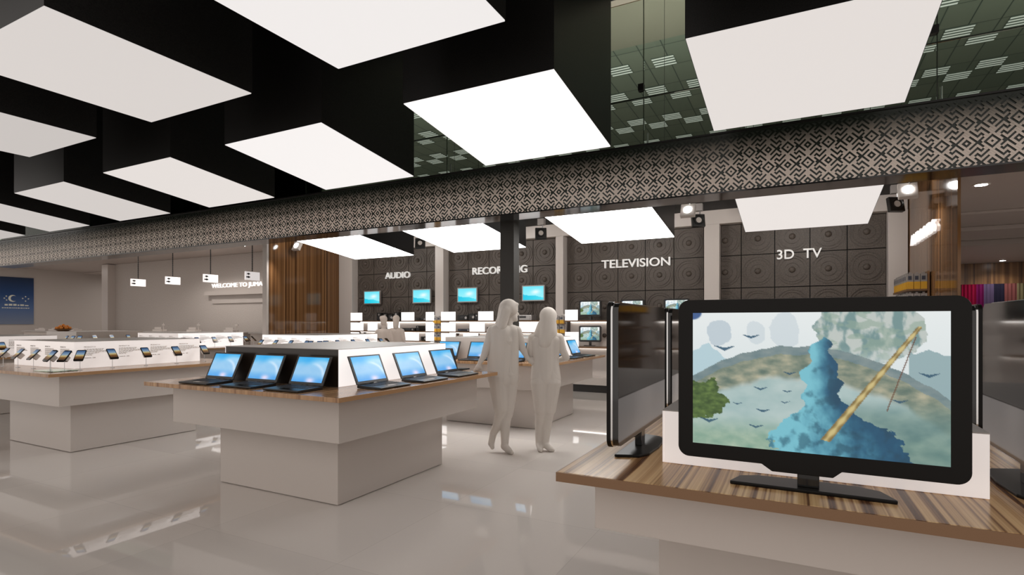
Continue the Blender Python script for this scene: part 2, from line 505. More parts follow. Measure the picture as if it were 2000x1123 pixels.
# ------------------------------------------------------------------ light boxes
def light_box(x0, y0, z0, x1, y1, z1, top, strength, label, group):
    """near edge at y0 height z0, far edge at y1 height z1, black sides up to top"""
    cx = (x0+x1)/2; t = thing('ceiling_light_box', label, 'ceiling light', (cx, y0, z0), 0, group)
    X0, X1, D, dz, T = x0-cx, x1-cx, y1-y0, z1-z0, top-z0
    b = MB()
    P = [(X0, 0, 0), (X1, 0, 0), (X1, D, dz), (X0, D, dz)]
    Q = [(p[0], p[1], T) for p in P]
    for k in range(4):
        j = (k+1) % 4; b.face([P[k], P[j], Q[j], Q[k]])
    b.face(Q)
    i = .012
    b.face([(X0, 0, .006), (X1, 0, .006), (X1, D, dz+.006), (X0, D, dz+.006)])
    b.build('housing', M_black, t)
    e = mat('lamp_diffuser', (.06, .06, .06), rough=.5, emit=(1, .935, .895) if strength < .8 else (1, .96, .94) if strength < 2 else (1, .985, .965), strength=strength)
    d = MB()
    p = [(X0+.004, .004, -.004), (X1-.004, .004, -.004), (X1-.004, D-.004, dz-.004), (X0+.004, D-.004, dz-.004)]
    q = [(v[0], v[1], v[2]+.008) for v in p]
    d.face(p); d.face(q)
    for k in range(4):
        j = (k+1) % 4; d.face([p[k], p[j], q[j], q[k]])
    d.build('diffuser', e, t)
    return t
W = 1.18
g1 = 'black light boxes over the sales floor'
row1 = [(-4.51, .66, 'big black light box at upper left, glowing panel cut by the left frame edge'),
        (-2.53, .84, 'black light box at top centre, glowing panel cut by the upper frame edge'),
        (-6.49, .55, 'black light box at left edge, below the big upper left one'),
        (-.55, .9, 'black light box at top between centre and right, nearly out of frame'),
        (-8.47, .5, 'black light box left of the frame in the nearest row')]
for x, s, lb in row1:
    light_box(x, 1.36, 3.0, x+W, 2.54, 3.0, 4.4, s, lb, g1)
row2 = [(-.55, .74, 'large black light box at upper right above the big television'),
        (-2.52, 1.05, 'black light box left of the bare glass gap, with bright slanting panel'),
        (-4.51, .90, 'black light box with slanting panel second left from the glass gap'),
        (-6.49, .75, 'black light box third left from the glass gap'),
        (-8.47, .62, 'thin looking black light box fourth left from the glass gap'),
        (-10.45, .56, 'narrow black light box near left frame edge, fifth from the glass gap'),
        (-12.43, .5, 'sliver of black light box at left frame edge, last of its row')]
for x, s, lb in row2:
    light_box(x, 3.16, 3.0, x+W, 4.345, 2.856, 4.4, s, lb, g1)
g3 = 'light boxes inside the shop below the fascia'
for x, s, lb in ((-6.42, 8.0, 'white light box in the shop in front of the AUDIO wall'),
                 (-4.50, 8.0, 'white light box in the shop in front of the RECORDING wall'),
                 (-2.50, 8.0, 'white light box in the shop in front of the TELEVISION wall'),
                 (-.52, .79, 'greyish light box in the shop in front of the 3D TV wall')):
    t = light_box(x, 5.6, 2.605, x+W+.01, 6.82, 2.46, 3.14, s, lb, g3)
    r = MB()
    for dx in (-.5, .5):
        for dy in (.1, 1.1): r.tube((dx, dy, .534), (dx, dy, 4.34), .0025, n=6)
    r.build('suspension_wire', M_satin, t)

# dark hanging post at the entrance
po = thing('hanging_post', 'dark square post hanging behind the fascia, above the walking figures', 'post', (-3.01, 5.76, 0))
MB().box(-.09, .09, -.07, .07, 1.12, 3.0).build('shaft', M_post, po)
MB().box(-.10, .10, -.08, .08, 1.09, 1.12).build('foot_cap', M_joint, po)
MB().box(-.05, .05, -.64, -.071, 2.62, 2.72).build('bracket', M_joint, po)

# ------------------------------------------------------------------ tables
def table(name, label, bx, by, top_m, H=.9, ap_bot=.537, half=True, dims=None):
    """bx,by: near right corner of the base"""
    t = thing(name, label, 'display table', (bx, by, 0))
    if dims is None:
        tx0, tx1, ty0, ty1 = -1.95, .36, -.35, 1.91
        ax0, ax1, ay0, ay1 = -1.79, .20, -.19, 1.75
        b0, b1, b2, b3 = -1.41, 0, 0, 1.41
    else:
        (tx0, tx1, ty0, ty1), (ax0, ax1, ay0, ay1), (b0, b1, b2, b3) = dims
    MB().box(tx0, tx1, ty0, ty1, H-.034, H).build('tabletop', top_m, t, bevel=.002)
    if top_m is M_zebra:
        e = .004; MB().box(tx0-e, tx1+e, ty0-e, ty0, H-.033, H-.001).box(tx0-e, tx0, ty0, ty1, H-.033, H-.001).box(tx1, tx1+e, ty0, ty1, H-.033, H-.001).build('edge_band', M_edge, t)
    MB().box(ax0, ax1, ay0, ay1, ap_bot, H-.0345).build('apron', M_lam, t, bevel=.002)
    MB().box(b0, b1, b2, b3, .006, ap_bot-.0005).box(b0+.02, b1-.02, b2+.02, b3-.02, 0, .008).build('base', M_lam, t, bevel=.002)
    return t

def riser(label, x0, x1, y0, y1, z0, z1, front, right, top=None):
    t = thing('display_riser', label, 'display riser', (x1, y0, z0))
    w, d, h = x1-x0, y1-y0, z1-z0
    MB().box(-w+.006, -.006, .006, d-.006, 0, h-.004).build('core', M_top_grey if top is None else top, t)
    MB().box(-w+.008, -.001, 0, .006, .002, h-.001).build('front_panel', front, t)
    MB().box(-.006, 0, .0062, d, .002, h-.001).build('side_panel', right, t)
    MB().box(-w, -w+.006, .001, d, .002, h-.001).build('side_panel', right, t)
    MB().box(-w+.006, -.006, d-.006, d, .002, h-.001).build('rear_panel', right, t)
    MB().box(-w, 0, 0, d, h-.001, h+.003).build('top_panel', M_top_grey if top is None else top, t)
    return t

T = {}
T['lap'] = table('laptop_table', 'nearest walnut topped display table with six open laptops facing out', -3.15, 3.156, M_top)
T['lap2'] = table('laptop_table', 'laptop display table in the shop behind the walking figures', -3.09, 6.64, M_top)
T['ph'] = table('phone_table', 'phone display table left of the nearest laptop table', -7.03, 3.11, M_top)
T['ph2'] = table('phone_table', 'phone display table beyond the nearest laptop table, before the walnut side wall', -7.05, 6.64, M_top)
T['ph3'] = table('phone_table', 'phone display table at the left frame edge', -10.95, 3.14, M_top)
T['ph4'] = table('phone_table', 'phone display table below the hanging signs', -10.95, 6.64, M_top)
T['ph5'] = table('phone_table', 'farthest phone display table, left below the pale post', -14.85, 6.64, M_top)
T['tv'] = table('television_table', 'zebra wood topped table at right carrying the televisions', -.494, 2.25, M_zebra, ap_bot=.68,
                dims=((-.246, 1.294, -.475, 1.80), (-.15, 1.20, -.355, 1.68), (.0, 1.05, 0, 1.35)))

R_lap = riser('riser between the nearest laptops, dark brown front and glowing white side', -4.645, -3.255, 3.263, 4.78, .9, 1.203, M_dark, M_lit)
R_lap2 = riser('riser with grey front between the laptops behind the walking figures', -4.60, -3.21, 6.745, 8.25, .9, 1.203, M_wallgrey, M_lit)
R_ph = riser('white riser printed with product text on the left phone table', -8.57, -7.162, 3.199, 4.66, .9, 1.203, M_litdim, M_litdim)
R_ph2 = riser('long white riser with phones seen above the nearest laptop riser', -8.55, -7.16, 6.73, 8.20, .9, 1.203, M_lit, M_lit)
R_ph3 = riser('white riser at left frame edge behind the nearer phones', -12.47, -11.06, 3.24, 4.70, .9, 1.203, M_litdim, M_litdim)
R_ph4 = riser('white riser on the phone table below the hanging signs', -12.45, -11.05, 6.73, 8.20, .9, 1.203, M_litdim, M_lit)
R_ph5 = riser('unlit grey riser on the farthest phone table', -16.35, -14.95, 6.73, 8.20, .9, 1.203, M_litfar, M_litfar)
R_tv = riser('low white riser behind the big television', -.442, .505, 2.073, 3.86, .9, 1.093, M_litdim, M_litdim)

# printed product text on the phone risers
def lines_mesh():
    mb = MB(); rnd = random.Random(3)
    for k in range(7):
        x = 0; L = (.20, .19, .25, .27, .15, .09, .08)[k]
        while x < L:
            w = rnd.uniform(.012, .035); mb.box(x, min(x+w, L), -.0012, 0, -.0115*k-.006, -.0115*k); x += w+.005
    return mb.mesh('product_text', M_inklight)
LM = lines_mesh()
TM = text_mesh('PRODUCT 01', .115, .014, .001); TM.materials.append(M_ink)
PM = text_mesh('QR00.00 - 000', .115, .014, .001); PM.materials.append(M_ink)
def product_text(parent, x, z, rz, y=0):
    for nm, me, dz in (('product_title', TM, .0), ('product_text', LM, -.014), ('product_price', PM, -.125)):
        o = add_mesh(nm, me, parent, (x, y, z+dz), (0, 0, rz))
for R, d in ((R_ph, 1.46), (R_ph2, 1.47), (R_ph3, 1.46), (R_ph4, 1.47)):
    w = 1.40
    for k in range(4):
        o = .10+.36*k
        for nm, me, dz in (('product_title', TM, .0), ('product_text', LM, -.014), ('product_price', PM, -.125)):
            add_mesh(nm, me, R, (.0015, o, .235+dz), (0, 0, PI/2))
            add_mesh(nm, me, R, (-w+.06+.35*k, -.0015, .235+dz), (0, 0, 0))

# ------------------------------------------------------------------ laptops
def lap_pic(u, v):
    c = mix((.05, .62, .90), (.52, .74, .90), sst(0, .45, v))
    c = mix(c, (.20, .58, .88), sst(.62, 1, v))
    s = math.exp(-((v-(.62-.35*u-.2*math.sin(u*3)))**2)/.02)
    c = mix(c, (.80, .88, .95), .55*s*sst(.25, .8, u))
    arc = abs(math.hypot(u-.50, (v-.78)*.9)-.47)
    c = mix(c, (.92, .95, .99), .6*math.exp(-(arc**2)/.0022)*sst(.45, .75, u)*(1-sst(.6, .9, v)))
    c = mix(c, (.97, .86, .94), .9*math.exp(-(((u-.6)**2)/.02+((v-.93)**2)/.012)))
    return mix(c, (.75, .85, .93), .25*fbm(u*4, v*4, 3))
M_lapscr = screen_mat('laptop_picture', 1.05)
LAPPIC = picture_mesh('screen', .335, .208, 34, 22, lap_pic, M_lapscr)
def make_laptop(label):
    t = thing('laptop', label, 'laptop')
    # base: from the hinge (y=0) towards the user (-y)
    poly = [(0, .002), (-.235, .002), (-.242, .010), (-.238, .017), (0, .026)]
    MB().prism(poly, 'x', -.19, .19).build('base', M_satin, t, bevel=.003)
    kb = MB()
    for r in range(5):
        for c in range(14):
            x = -.158+c*.0228; y = -.035-r*.021; z = .0255+(.017-.026)*(-y/.238)
            kb.box(x, x+.019, y-.017, y, z-.002, z+.0022)
    kb.build('keyboard', M_key, t)
    MB().box(-.045, .045, -.21, -.155, .0165, .0196).build('touchpad', M_gloss, t)
    MB().tube((-.15, 0, .024), (.15, 0, .024), .008, n=12).build('hinge', M_gloss, t, smooth=True)
    lid = MB().box(-.19, .19, -.004, .006, 0, .245).build('lid', M_satin, t, (0, .002, .026), bevel=.004)
    lid.rotation_euler = (-math.radians(24), 0, 0)
    add_mesh('screen', LAPPIC, lid, (0, -.0055, .128))
    return t
lap0 = make_laptop('open black laptop at the near corner of the table, on the left side of the riser corner')
first = [True]
def place_laptop(x, y, rz, label, group, z=.9):
    if first[0]:
        first[0] = False; lap0.location = (x, y, z); lap0.rotation_euler = (0, 0, rz); lap0['label'] = label; lap0['group'] = group
        return lap0
    return dup(lap0, (x, y, z), rz, label, group)
ga = 'laptops around the nearest riser'
for x, lb in ((-3.44, 'open laptop against the dark riser front, nearest the riser corner'),
              (-3.96, 'open laptop against the dark riser front, middle of the three'),
              (-4.50, 'open laptop against the dark riser front, farthest left of the three')):
    place_laptop(x, 3.10, 0, lb, ga)
for y, lb in ((3.48, 'open laptop against the glowing white riser side, nearest the camera'),
              (4.03, 'open laptop against the glowing white riser side, middle of the three'),
              (4.57, 'open laptop against the glowing white riser side, nearest the walking figures')):
    place_laptop(-3.08, y, PI/2, lb, ga)
for y, lb in ((3.55, 'laptop behind the dark riser whose black base peeks out at left'),
              (4.10, 'laptop hidden behind the dark riser, lid top just above it'),
              (4.62, 'laptop hidden behind the dark riser, farther lid top')):
    place_laptop(-4.82, y, -PI/2, lb, ga)
place_laptop(-3.40, 4.95, PI, 'laptop facing away whose base shows behind the right end of the glowing side', ga)
gb = 'laptops on the table behind the walking figures'
for x, lb in ((-4.47, 'open laptop left against the far grey riser, left of the walking figures'),
              (-3.93, 'open laptop on the far table right beside the left figure'),
              (-3.40, 'open laptop on the far table seen between the two figures')):
    place_laptop(x, 6.58, 0, lb, gb)
for y, lb in ((6.97, 'open laptop partly behind the right figure on the far table'),
              (7.52, 'open laptop on the far table right of the right figure, middle'),
              (8.05, 'open laptop at the far right end of the far table')):
    place_laptop(-3.03, y, PI/2, lb, gb)

# ------------------------------------------------------------------ phones on thin stands
def phone_pic(u, v):
    c = mix((.25, .38, .55), (.55, .66, .76), sst(0, .42, v))
    c = mix(c, (.80, .72, .50), sst(.40, .52, v))
    c = mix(c, (.50, .34, .16), sst(.55, .72, v))
    return mix(c, (.22, .14, .08), sst(.75, 1, v))
M_phscr = screen_mat('phone_picture', .8)
PHPIC = picture_mesh('screen', .076, .122, 6, 16, phone_pic, M_phscr)
def make_phone():
    t = thing('smartphone', 'x', 'phone')
    MB().tube((0, 0, 0), (0, 0, .006), .022, n=16).build('foot', M_metal, t)
    MB().tube((0, 0, .006), (0, .0, .118), .0028, n=8).build('stand_rod', M_metal, t)
    h = MB().box(-.014, .014, .006, .05, -.03, .03).build('holder', M_white, t, (0, .006, .150))
    h.rotation_euler = (-math.radians(42), 0, 0)
    b = MB().prism([(-.046+.01*(1-math.cos(a)) if k < 2 else 0, 0) for k, a in enumerate(())] or
                   [(-.046, -.068), (-.038, -.077), (.038, -.077), (.046, -.068), (.046, .068), (.038, .077), (-.038, .077), (-.046, .068)],
                   'y', -.006, .004).build('body', M_gloss, t, (0, 0, .158), bevel=.002)
    b.rotation_euler = (-math.radians(42), 0, 0)
    add_mesh('screen', PHPIC, b, (0, -.0075, .002))
    return t
ph0 = make_phone(); phf = [True]
def place_phone(x, y, rz, label, group):
    if phf[0]:
        phf[0] = False; ph0.location = (x, y, .9); ph0.rotation_euler = (0, 0, rz); ph0['label'] = label; ph0['group'] = group; return ph0
    return dup(ph0, (x, y, .9), rz, label, group)
ordn = ['first', 'second', 'third', 'fourth', 'fifth', 'sixth']
def phone_set(rx, ry, where, front=4, side=4, far=3, corner=True):
    g = 'phones on stands, '+where
    for k in range(front):
        place_phone(rx-.12-.37*k, ry-.17, 0, 'phone, %s left of riser corner, %s' % (ordn[k], where), g)
    if corner:
        place_phone(rx+.04, ry-.23, 0, 'phone at riser corner, leftmost of trio, %s' % where, g)
        place_phone(rx+.19, ry-.17, PI/8, 'phone at riser corner, middle of trio, %s' % where, g)
        place_phone(rx+.20, ry-.03, PI/4, 'phone at riser corner, rightmost of trio, %s' % where, g)
    for k in range(side):
        place_phone(rx+.16, ry+.31+.37*k, PI/2, 'phone, %s right of riser corner, %s' % (ordn[k], where), g)
    for k in range(far):
        place_phone(rx+.10-.2*k, ry+1.66, PI*.9, 'phone turned away, %s beyond riser, %s' % (ordn[k], where), g)
phone_set(-7.162, 3.199, 'on table left of near laptops', far=0)
phone_set(-7.16, 6.73, 'on table before walnut wall')
phone_set(-11.06, 3.24, 'on table at left edge', front=0, far=0, corner=False, side=4)
phone_set(-11.05, 6.73, 'on table below hanging signs')
phone_set(-14.95, 6.73, 'on farthest grey riser', front=0, far=0, side=4)
gp = MB().box(-.22, .16, -.14, .10, 0, .008).build('glass_plate', M_glass, None, (-7.06, 3.02, .9005))
tag(gp, 'flat clear glass plate under the corner phones of the left table', 'glass plate')
gp.location.z = .9005

# ------------------------------------------------------------------ televisions
def land(u, v, n=True):
    """misty valley with floating rocks, a big blue rock stack in front and a leaning pale branch"""
    f = fbm(u*3, v*3, 5) if n else .5
    c = mix((.90, .92, .92), (.80, .85, .86), v)
    for cx, cy, rx, ry, d in ((.12, .15, .055, .10, .75), (.28, .15, .04, .085, .8), (.40, .13, .06, .14, .84)):
        q = ((u-cx)/rx)**2+((v-cy)/ry)**2+.6*(fbm(u*14, v*14, 3, 2)-.5)
        if q < 1: c = mix(c, (.70, .76, .80), .75 if d < .8 else .4)
    # mountain upper right
    q = ((u-.715)/.20)**2+((v-.13)/.24)**2+.5*(fbm(u*9, v*9, 4, 5)-.5)
    if q < 1:
        c = mix((.44, .56, .56), (.74, .77, .75), sst(.35, .65, fbm(u*26, v*8, 5, 1)))
        c = mix(c, (.55, .64, .58), .6*sst(.5, .6, fbm(u*12, v*16, 4, 31)))
        c = mix(c, (.80, .84, .84), sst(.22, .36, v)*.5)
    if u < .22 and v > .20+.2*fbm(u*9, 0, 3, 9): c = mix(c, (.66, .78, .82), .8)
    if u > .86 and v > .18+.18*fbm(u*9, 1, 3, 4): c = mix(c, (.48, .60, .62), .75)
    # arched ridge
    top = .24+1.15*(u-.46)**2+.03*(fbm(u*12, 0, 3, 3)-.5); bot = top+.20+.05*fbm(u*8, 3, 3, 8)
    if v > top:
        c = mix(c, mix((.56, .68, .68), (.74, .80, .79), fbm(u*6, v*6, 4, 6)), sst(bot-.02, bot+.03, v))
        if v < bot+.03:
            r = mix((.36, .44, .40), (.70, .68, .58), fbm(u*16, v*22, 5, 7)*1.15-.1)
            if v < top+.06: r = mix(r, (.42, .52, .58), .6)
            c = mix(r, c, sst(bot-.03, bot+.03, v))
    # lower forest haze
    if v > .72: c = mix(c, mix((.42, .58, .50), (.70, .76, .66), fbm(u*14, v*14, 5, 11)), sst(.72, .95, v)*.85)
    if u > .62 and v > .5: c = mix(c, mix((.30, .44, .44), (.50, .60, .56), fbm(u*12, v*12, 4, 21)), sst(.55, .75, v)*.8)
    q = ((u-.04)/.11)**2+((v-.66)/.15)**2+1.4*(fbm(u*16, v*16, 4, 13)-.5)
    if q < 1: c = mix((.14, .24, .10), (.42, .52, .26), fbm(u*30, v*30, 3, 14))
    # birds
    for bx, by, s in ((.145, .27, .045), (.26, .18, .035), (.31, .72, .03), (.30, .56, .028), (.41, .57, .02), (.075, .82, .04), (.28, .84, .03), (.42, .44, .025), (.83, .60, .03), (.93, .42, .035), (.40, .65, .02), (.20, .68, .02)):
        dx = (u-bx)/s; dy = (v-by)/s
        if abs(dx) < 1 and abs(dy+.55*abs(dx)-.1) < .20*(1-abs(dx))+.07: c = mix(c, (.14, .30, .40), .85)
    # blue rock stack in front
    w = .062+.02*math.sin(v*17)+.05*sst(.5, .66, v)+.19*sst(.62, .98, v)
    cx = .545+.06*sst(.5, 1, v)
    e = 1-abs(u-cx-.012*math.sin(v*40))/w+.25*(fbm(u*22, v*22, 4, 17)-.5)
    if v > .17 and e > .10+.9*sst(.24, .17, v):
        s = (u-cx)/w
        b = mix((.46, .74, .80), (.08, .30, .42), sst(-.7, .8, s+.7*(fbm(u*20, v*9, 4, 19)-.5)))
        b = mix(b, (.07, .24, .32), sst(.50, .75, fbm(u*16, v*9, 4, 23))*.5)
        c = b
    # leaning pale branch with a trailing vine
    x0, y0, x1, y1 = .56, .90, .90, .10
    t = ((u-x0)*(x1-x0)+(v-y0)*(y1-y0))/((x1-x0)**2+(y1-y0)**2)
    if 0 < t < 1:
        d = abs((u-x0)*(y1-y0)-(v-y0)*(x1-x0))/math.hypot(x1-x0, y1-y0)
        th = .019-.011*t
        if d < th: c = mix((.80, .73, .50), (.50, .42, .24), sst(0, th, d+.004*math.sin(t*60)))
    t = (v-.17)/.5
    if 0 < t < 1 and abs(u-(.885-.10*t)) < .0022: c = (.40, .26, .18)
    c = mix((.22, .35, .55), c, sst(.035, .045, math.hypot(u, v*.8)))
    return c
M_tvscr = screen_mat('television_picture', .95)
M_tvscr2 = screen_mat('small_television_picture', 1.15)
BIGPIC = picture_mesh('screen', .69, .434, 300, 186, land, M_tvscr)
SMPIC = picture_mesh('screen', .405, .262, 60, 36, land, M_tvscr2)

def rrect(w, h, r, n=6, x=0, z=0):
    out = []
    for cx, cz, a0 in ((w/2-r, h/2-r, 0), (-w/2+r, h/2-r, PI/2), (-w/2+r, -h/2+r, PI), (w/2-r, -h/2+r, 1.5*PI)):
        for k in range(n+1):
            a = a0+PI/2*k/n; out.append((x+cx+r*math.cos(a), z+cz+r*math.sin(a)))
    return out
def make_tv(label, pic=True, z=.0):
    """stand on z=0, facing -Y, screen centre at height .333"""
    t = thing('television', label, 'television')
    hc = .333
    fr = MB()
    # outline with the small chin in the middle of the lower edge
    o = rrect(.785, .525, .035, 8, 0, hc)
    ins = [(-.135, hc-.2625), (-.105, hc-.283), (.062, hc-.283), (.085, hc-.2625)]
    k = next(i for i in range(len(o)) if o[i][1] < hc-.262 and o[i][0] > -.37 and o[i][0] < -.33)
    o2 = o[:k+1]+ins+o[k+1:]
    fr.prism(o2, 'y', -.012, .004)
    fr.build('bezel', M_bezel, t, bevel=.002)
    b = MB().prism(rrect(.775, .515, .035, 8, 0, hc), 'y', .0045, .030)
    b.build('back_shell', M_backshell, t)
    MB().prism(rrect(.783, .523, .036, 8, 0, hc), 'y', .0035, .010).build('edge_trim', M_chrome, t)
    if pic: add_mesh('screen', BIGPIC, t, (0, -.0128, hc+.002))
    else: MB().box(-.345, .345, -.0128, -.0122, hc-.217, hc+.217).build('screen', M_gloss, t)
    MB().box(-.034, .026, -.006, .022, .010, .09).build('neck', M_gloss, t, bevel=.003)
    base = [(-.225, -.035), (-.228, -.025), (-.205, .05), (-.15, .078), (.0, .088), (.13, .080), (.19, .055), (.222, -.025), (.220, -.035)]
    MB().prism(base, 'z', .0, .011).build('foot', M_bezel, t, bevel=.003)
    return t
tv = make_tv('big television at right facing the camera, misty landscape on its screen')
tv.location = (.037, 1.93, .9)
tvd = make_tv('black television left of the big one, nearest, seen from behind', pic=False)
tvd.location = (-.59, 2.29, .9); tvd.rotation_euler = (0, 0, -PI/2)
gt = 'televisions seen from behind around the riser'; tvd['group'] = gt
dup(tvd, (-.59, 3.24, .9), -PI/2, 'black television seen from behind, farther on the left beside the big one', gt)
dup(tvd, (.66, 2.29, .9), PI/2, 'black television cut by the right frame edge, nearest on that side', gt)
dup(tvd, (.66, 3.24, .9), PI/2, 'black television edge just right of the big one, farther away', gt)

def make_small_tv(label):
    t = thing('small_television', label, 'television')
    hc = .245
    MB().prism(rrect(.475, .33, .03, 6, 0, hc), 'y', -.012, .02).build('bezel', M_satin, t, bevel=.002)
    add_mesh('screen', SMPIC, t, (0, -.0128, hc+.005))
    MB().box(-.025, .025, .0, .02, .01, .10).build('neck', M_gloss, t)
    MB().prism([(-.12, -.05), (.12, -.05), (.10, .07), (-.10, .07)], 'z', 0, .012).build('foot', M_gloss, t)
    return t

# ------------------------------------------------------------------ wall shelving
def shelf_unit(label, x0, x1, zs, back=True):
    t = thing('wall_shelving', label, 'shelving', (x0, 10.65, 0))
    w = x1-x0
    MB().box(0, w, .39, .41, .155, 1.455).build('back_panel', M_white, t)
    MB().box(.02, w-.02, .03, .38, 0, .15).build('plinth', M_satin, t)
    MB().box(0, w, 0, .40, .152, .30).build('platform', M_lam, t)
    for z in zs:
        MB().box(0, w, 0, .385, z-.028, z).build('shelf', M_edge, t)
        s = MB().box(.02, w-.02, .355, .375, z-.04, z-.029).build('light_strip', M_led, t)
    return t
SZ_AB = (1.465, 1.215, .985)
SZ_C = (1.465, .925)
shelf_unit('wall shelving with hi-fi and cards below the AUDIO letters', -10.20, -7.76, SZ_AB)
shelf_unit('wall shelving with hi-fi and cards below the RECORDING letters', -7.40, -4.62, SZ_AB)
shelf_unit('wall shelving with small televisions below the TELEVISION letters', -4.30, -1.56, SZ_C)
shelf_unit('wall shelving below the 3D TV letters behind the big television', -1.24, 1.32, SZ_C)

# price cards
def card(x0, x1, z, lb, y=10.655, h=.215):
    t = thing('price_card', lb, 'price card', ((x0+x1)/2, y, z), 0, 'white product cards on the wall shelves')
    w = (x1-x0)/2
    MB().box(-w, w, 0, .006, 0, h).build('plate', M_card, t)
    MB().box(-w*.5, w*.5, .006, .05, 0, .012).build('foot', M_metal, t)
    k = MB()
    for i in range(4): k.box(-w*.7, -w*.7+w*(.9, .5, .7, .4)[i], -.001, 0, h*(.78-.16*i), h*(.82-.16*i))
    k.build('print', M_inkred, t)
rows = [('top', 0), ('middle', 1), ('lower', 2)]
for bay, items in (('AUDIO', [(0, -10.19, -9.80), (0, -8.55, -8.16), (0, -7.82, -7.58), (1, -10.19, -9.76), (1, -9.62, -9.30), (1, -8.98, -8.60), (1, -7.82, -7.58), (2, -10.19, -9.90), (2, -8.62, -8.02), (2, -7.82, -7.58)]),
                   ('RECORDING', [(0, -7.38, -6.98), (0, -6.37, -5.98), (0, -5.62, -5.50), (1, -7.38, -6.98), (1, -6.60, -6.20), (1, -5.45, -4.85), (2, -7.38, -6.98), (2, -6.77, -6.37)])):
    cnt = {}
    for r, a, b in items:
        cnt[r] = cnt.get(r, 0)+1
        card(a, b, SZ_AB[r], 'white product card, %s from left, %s %s shelf' % (ordn[cnt[r]-1], rows[r][0], bay), h=.205 if r < 2 else .19)
card(-4.27, -3.99, SZ_C[0], 'white product card at the left end of the top TELEVISION shelf', h=.22)
card(-2.57, -2.30, SZ_C[0], 'white product card between two televisions on the top shelf', h=.22)
card(-4.27, -3.97, SZ_C[1], 'white product card beside the lower small television', h=.30)

# hi-fi gear
def gear(kind, x, z, w, h, lb, y=10.70, d=.24, m=None):
    t = thing(kind, lb, {'speaker': 'speaker', 'hifi_unit': 'hi-fi unit', 'disc_player': 'disc player'}[kind], (x, y, z), 0, None)
    MB().box(0, w, 0, d, .008, h).build('case', m or M_satin, t, bevel=.004)
    MB().box(.02, w-.02, .02, d-.02, 0, .008).build('foot', M_joint, t)
    if kind == 'speaker':
        MB().tube((w/2, -.006, h*.36), (w/2, 0, h*.36), w*.34, w*.38, 20).build('woofer', M_key, t)
        MB().tube((w/2, -.006, h*.76), (w/2, 0, h*.76), w*.16, w*.18, 16).build('tweeter', M_silver, t)
    else:
        MB().box(w*.30, w*.68, -.003, 0, h*.45, h*.8).build('display', M_gloss, t)
        MB().tube((w*.85, -.014, h*.5), (w*.85, 0, h*.5), min(h*.28, .03), n=16).build('knob', M_silver, t)
    return t
g = gear
g('speaker', -9.36, SZ_AB[0], .14, .20, 'black speaker on the top AUDIO shelf, left of three')
g('speaker', -9.16, SZ_AB[0], .13, .18, 'black speaker on the top AUDIO shelf, middle of three')
g('hifi_unit', -9.00, SZ_AB[0], .14, .16, 'small dark stereo tower between speakers, top AUDIO shelf')
g('speaker', -8.83, SZ_AB[0], .15, .21, 'black speaker on the top AUDIO shelf, right of three')
g('disc_player', -8.14, SZ_AB[0], .30, .07, 'flat disc player on the top AUDIO shelf, right part')
g('disc_player', -9.28, SZ_AB[1], .26, .07, 'flat black player on the middle AUDIO shelf, beside the small figures')
g('disc_player', -8.58, SZ_AB[1], .40, .075, 'long flat black player on the middle AUDIO shelf')
g('speaker', -8.14, SZ_AB[1], .10, .13, 'small speaker at the right of the middle AUDIO shelf')
g('hifi_unit', -9.22, SZ_AB[2], .24, .17, 'black hi-fi tower on the lower AUDIO shelf, left of two')
g('hifi_unit', -8.92, SZ_AB[2], .20, .15, 'black hi-fi tower on the lower AUDIO shelf, right of two')
g('disc_player', -8.00, SZ_AB[2], .16, .10, 'dark player at the right of the lower AUDIO shelf')
g('hifi_unit', -6.96, SZ_AB[0], .28, .13, 'black hi-fi unit on the top RECORDING shelf, left')
g('hifi_unit', -6.66, SZ_AB[0], .16, .16, 'black hi-fi box on the top RECORDING shelf, middle')
g('speaker', -6.49, SZ_AB[0], .10, .15, 'small black speaker beside a card, top RECORDING shelf')
g('hifi_unit', -5.48, SZ_AB[0], .42, .12, 'silver grey stereo on the top RECORDING shelf, right', m=M_silver)
g('disc_player', -6.95, SZ_AB[1], .34, .06, 'flat dark player on the middle RECORDING shelf', m=M_pkblue)
g('disc_player', -6.17, SZ_AB[1], .16, .10, 'small dark player behind the left figure, middle RECORDING shelf')
g('disc_player', -5.32, SZ_AB[2], .30, .14, 'grey player on the lower RECORDING shelf between the figures', m=M_silver)

# small televisions on the TELEVISION shelves
stv = make_small_tv('small television on the top shelf, leftmost of three')
stv.location = (-3.745, 10.72, SZ_C[0]); stv['group'] = 'small televisions on the wall shelves'
gs = stv['group']
dup(stv, (-2.87, 10.72, SZ_C[0]), 0, 'small television on the top shelf, middle of three', gs)
dup(stv, (-2.02, 10.72, SZ_C[0]), 0, 'small television on the top shelf, rightmost of three, beside the big one', gs)
dup(stv, (-3.745, 10.72, SZ_C[1]+.02), 0, 'small television on the lower shelf, right of the far laptops', gs)

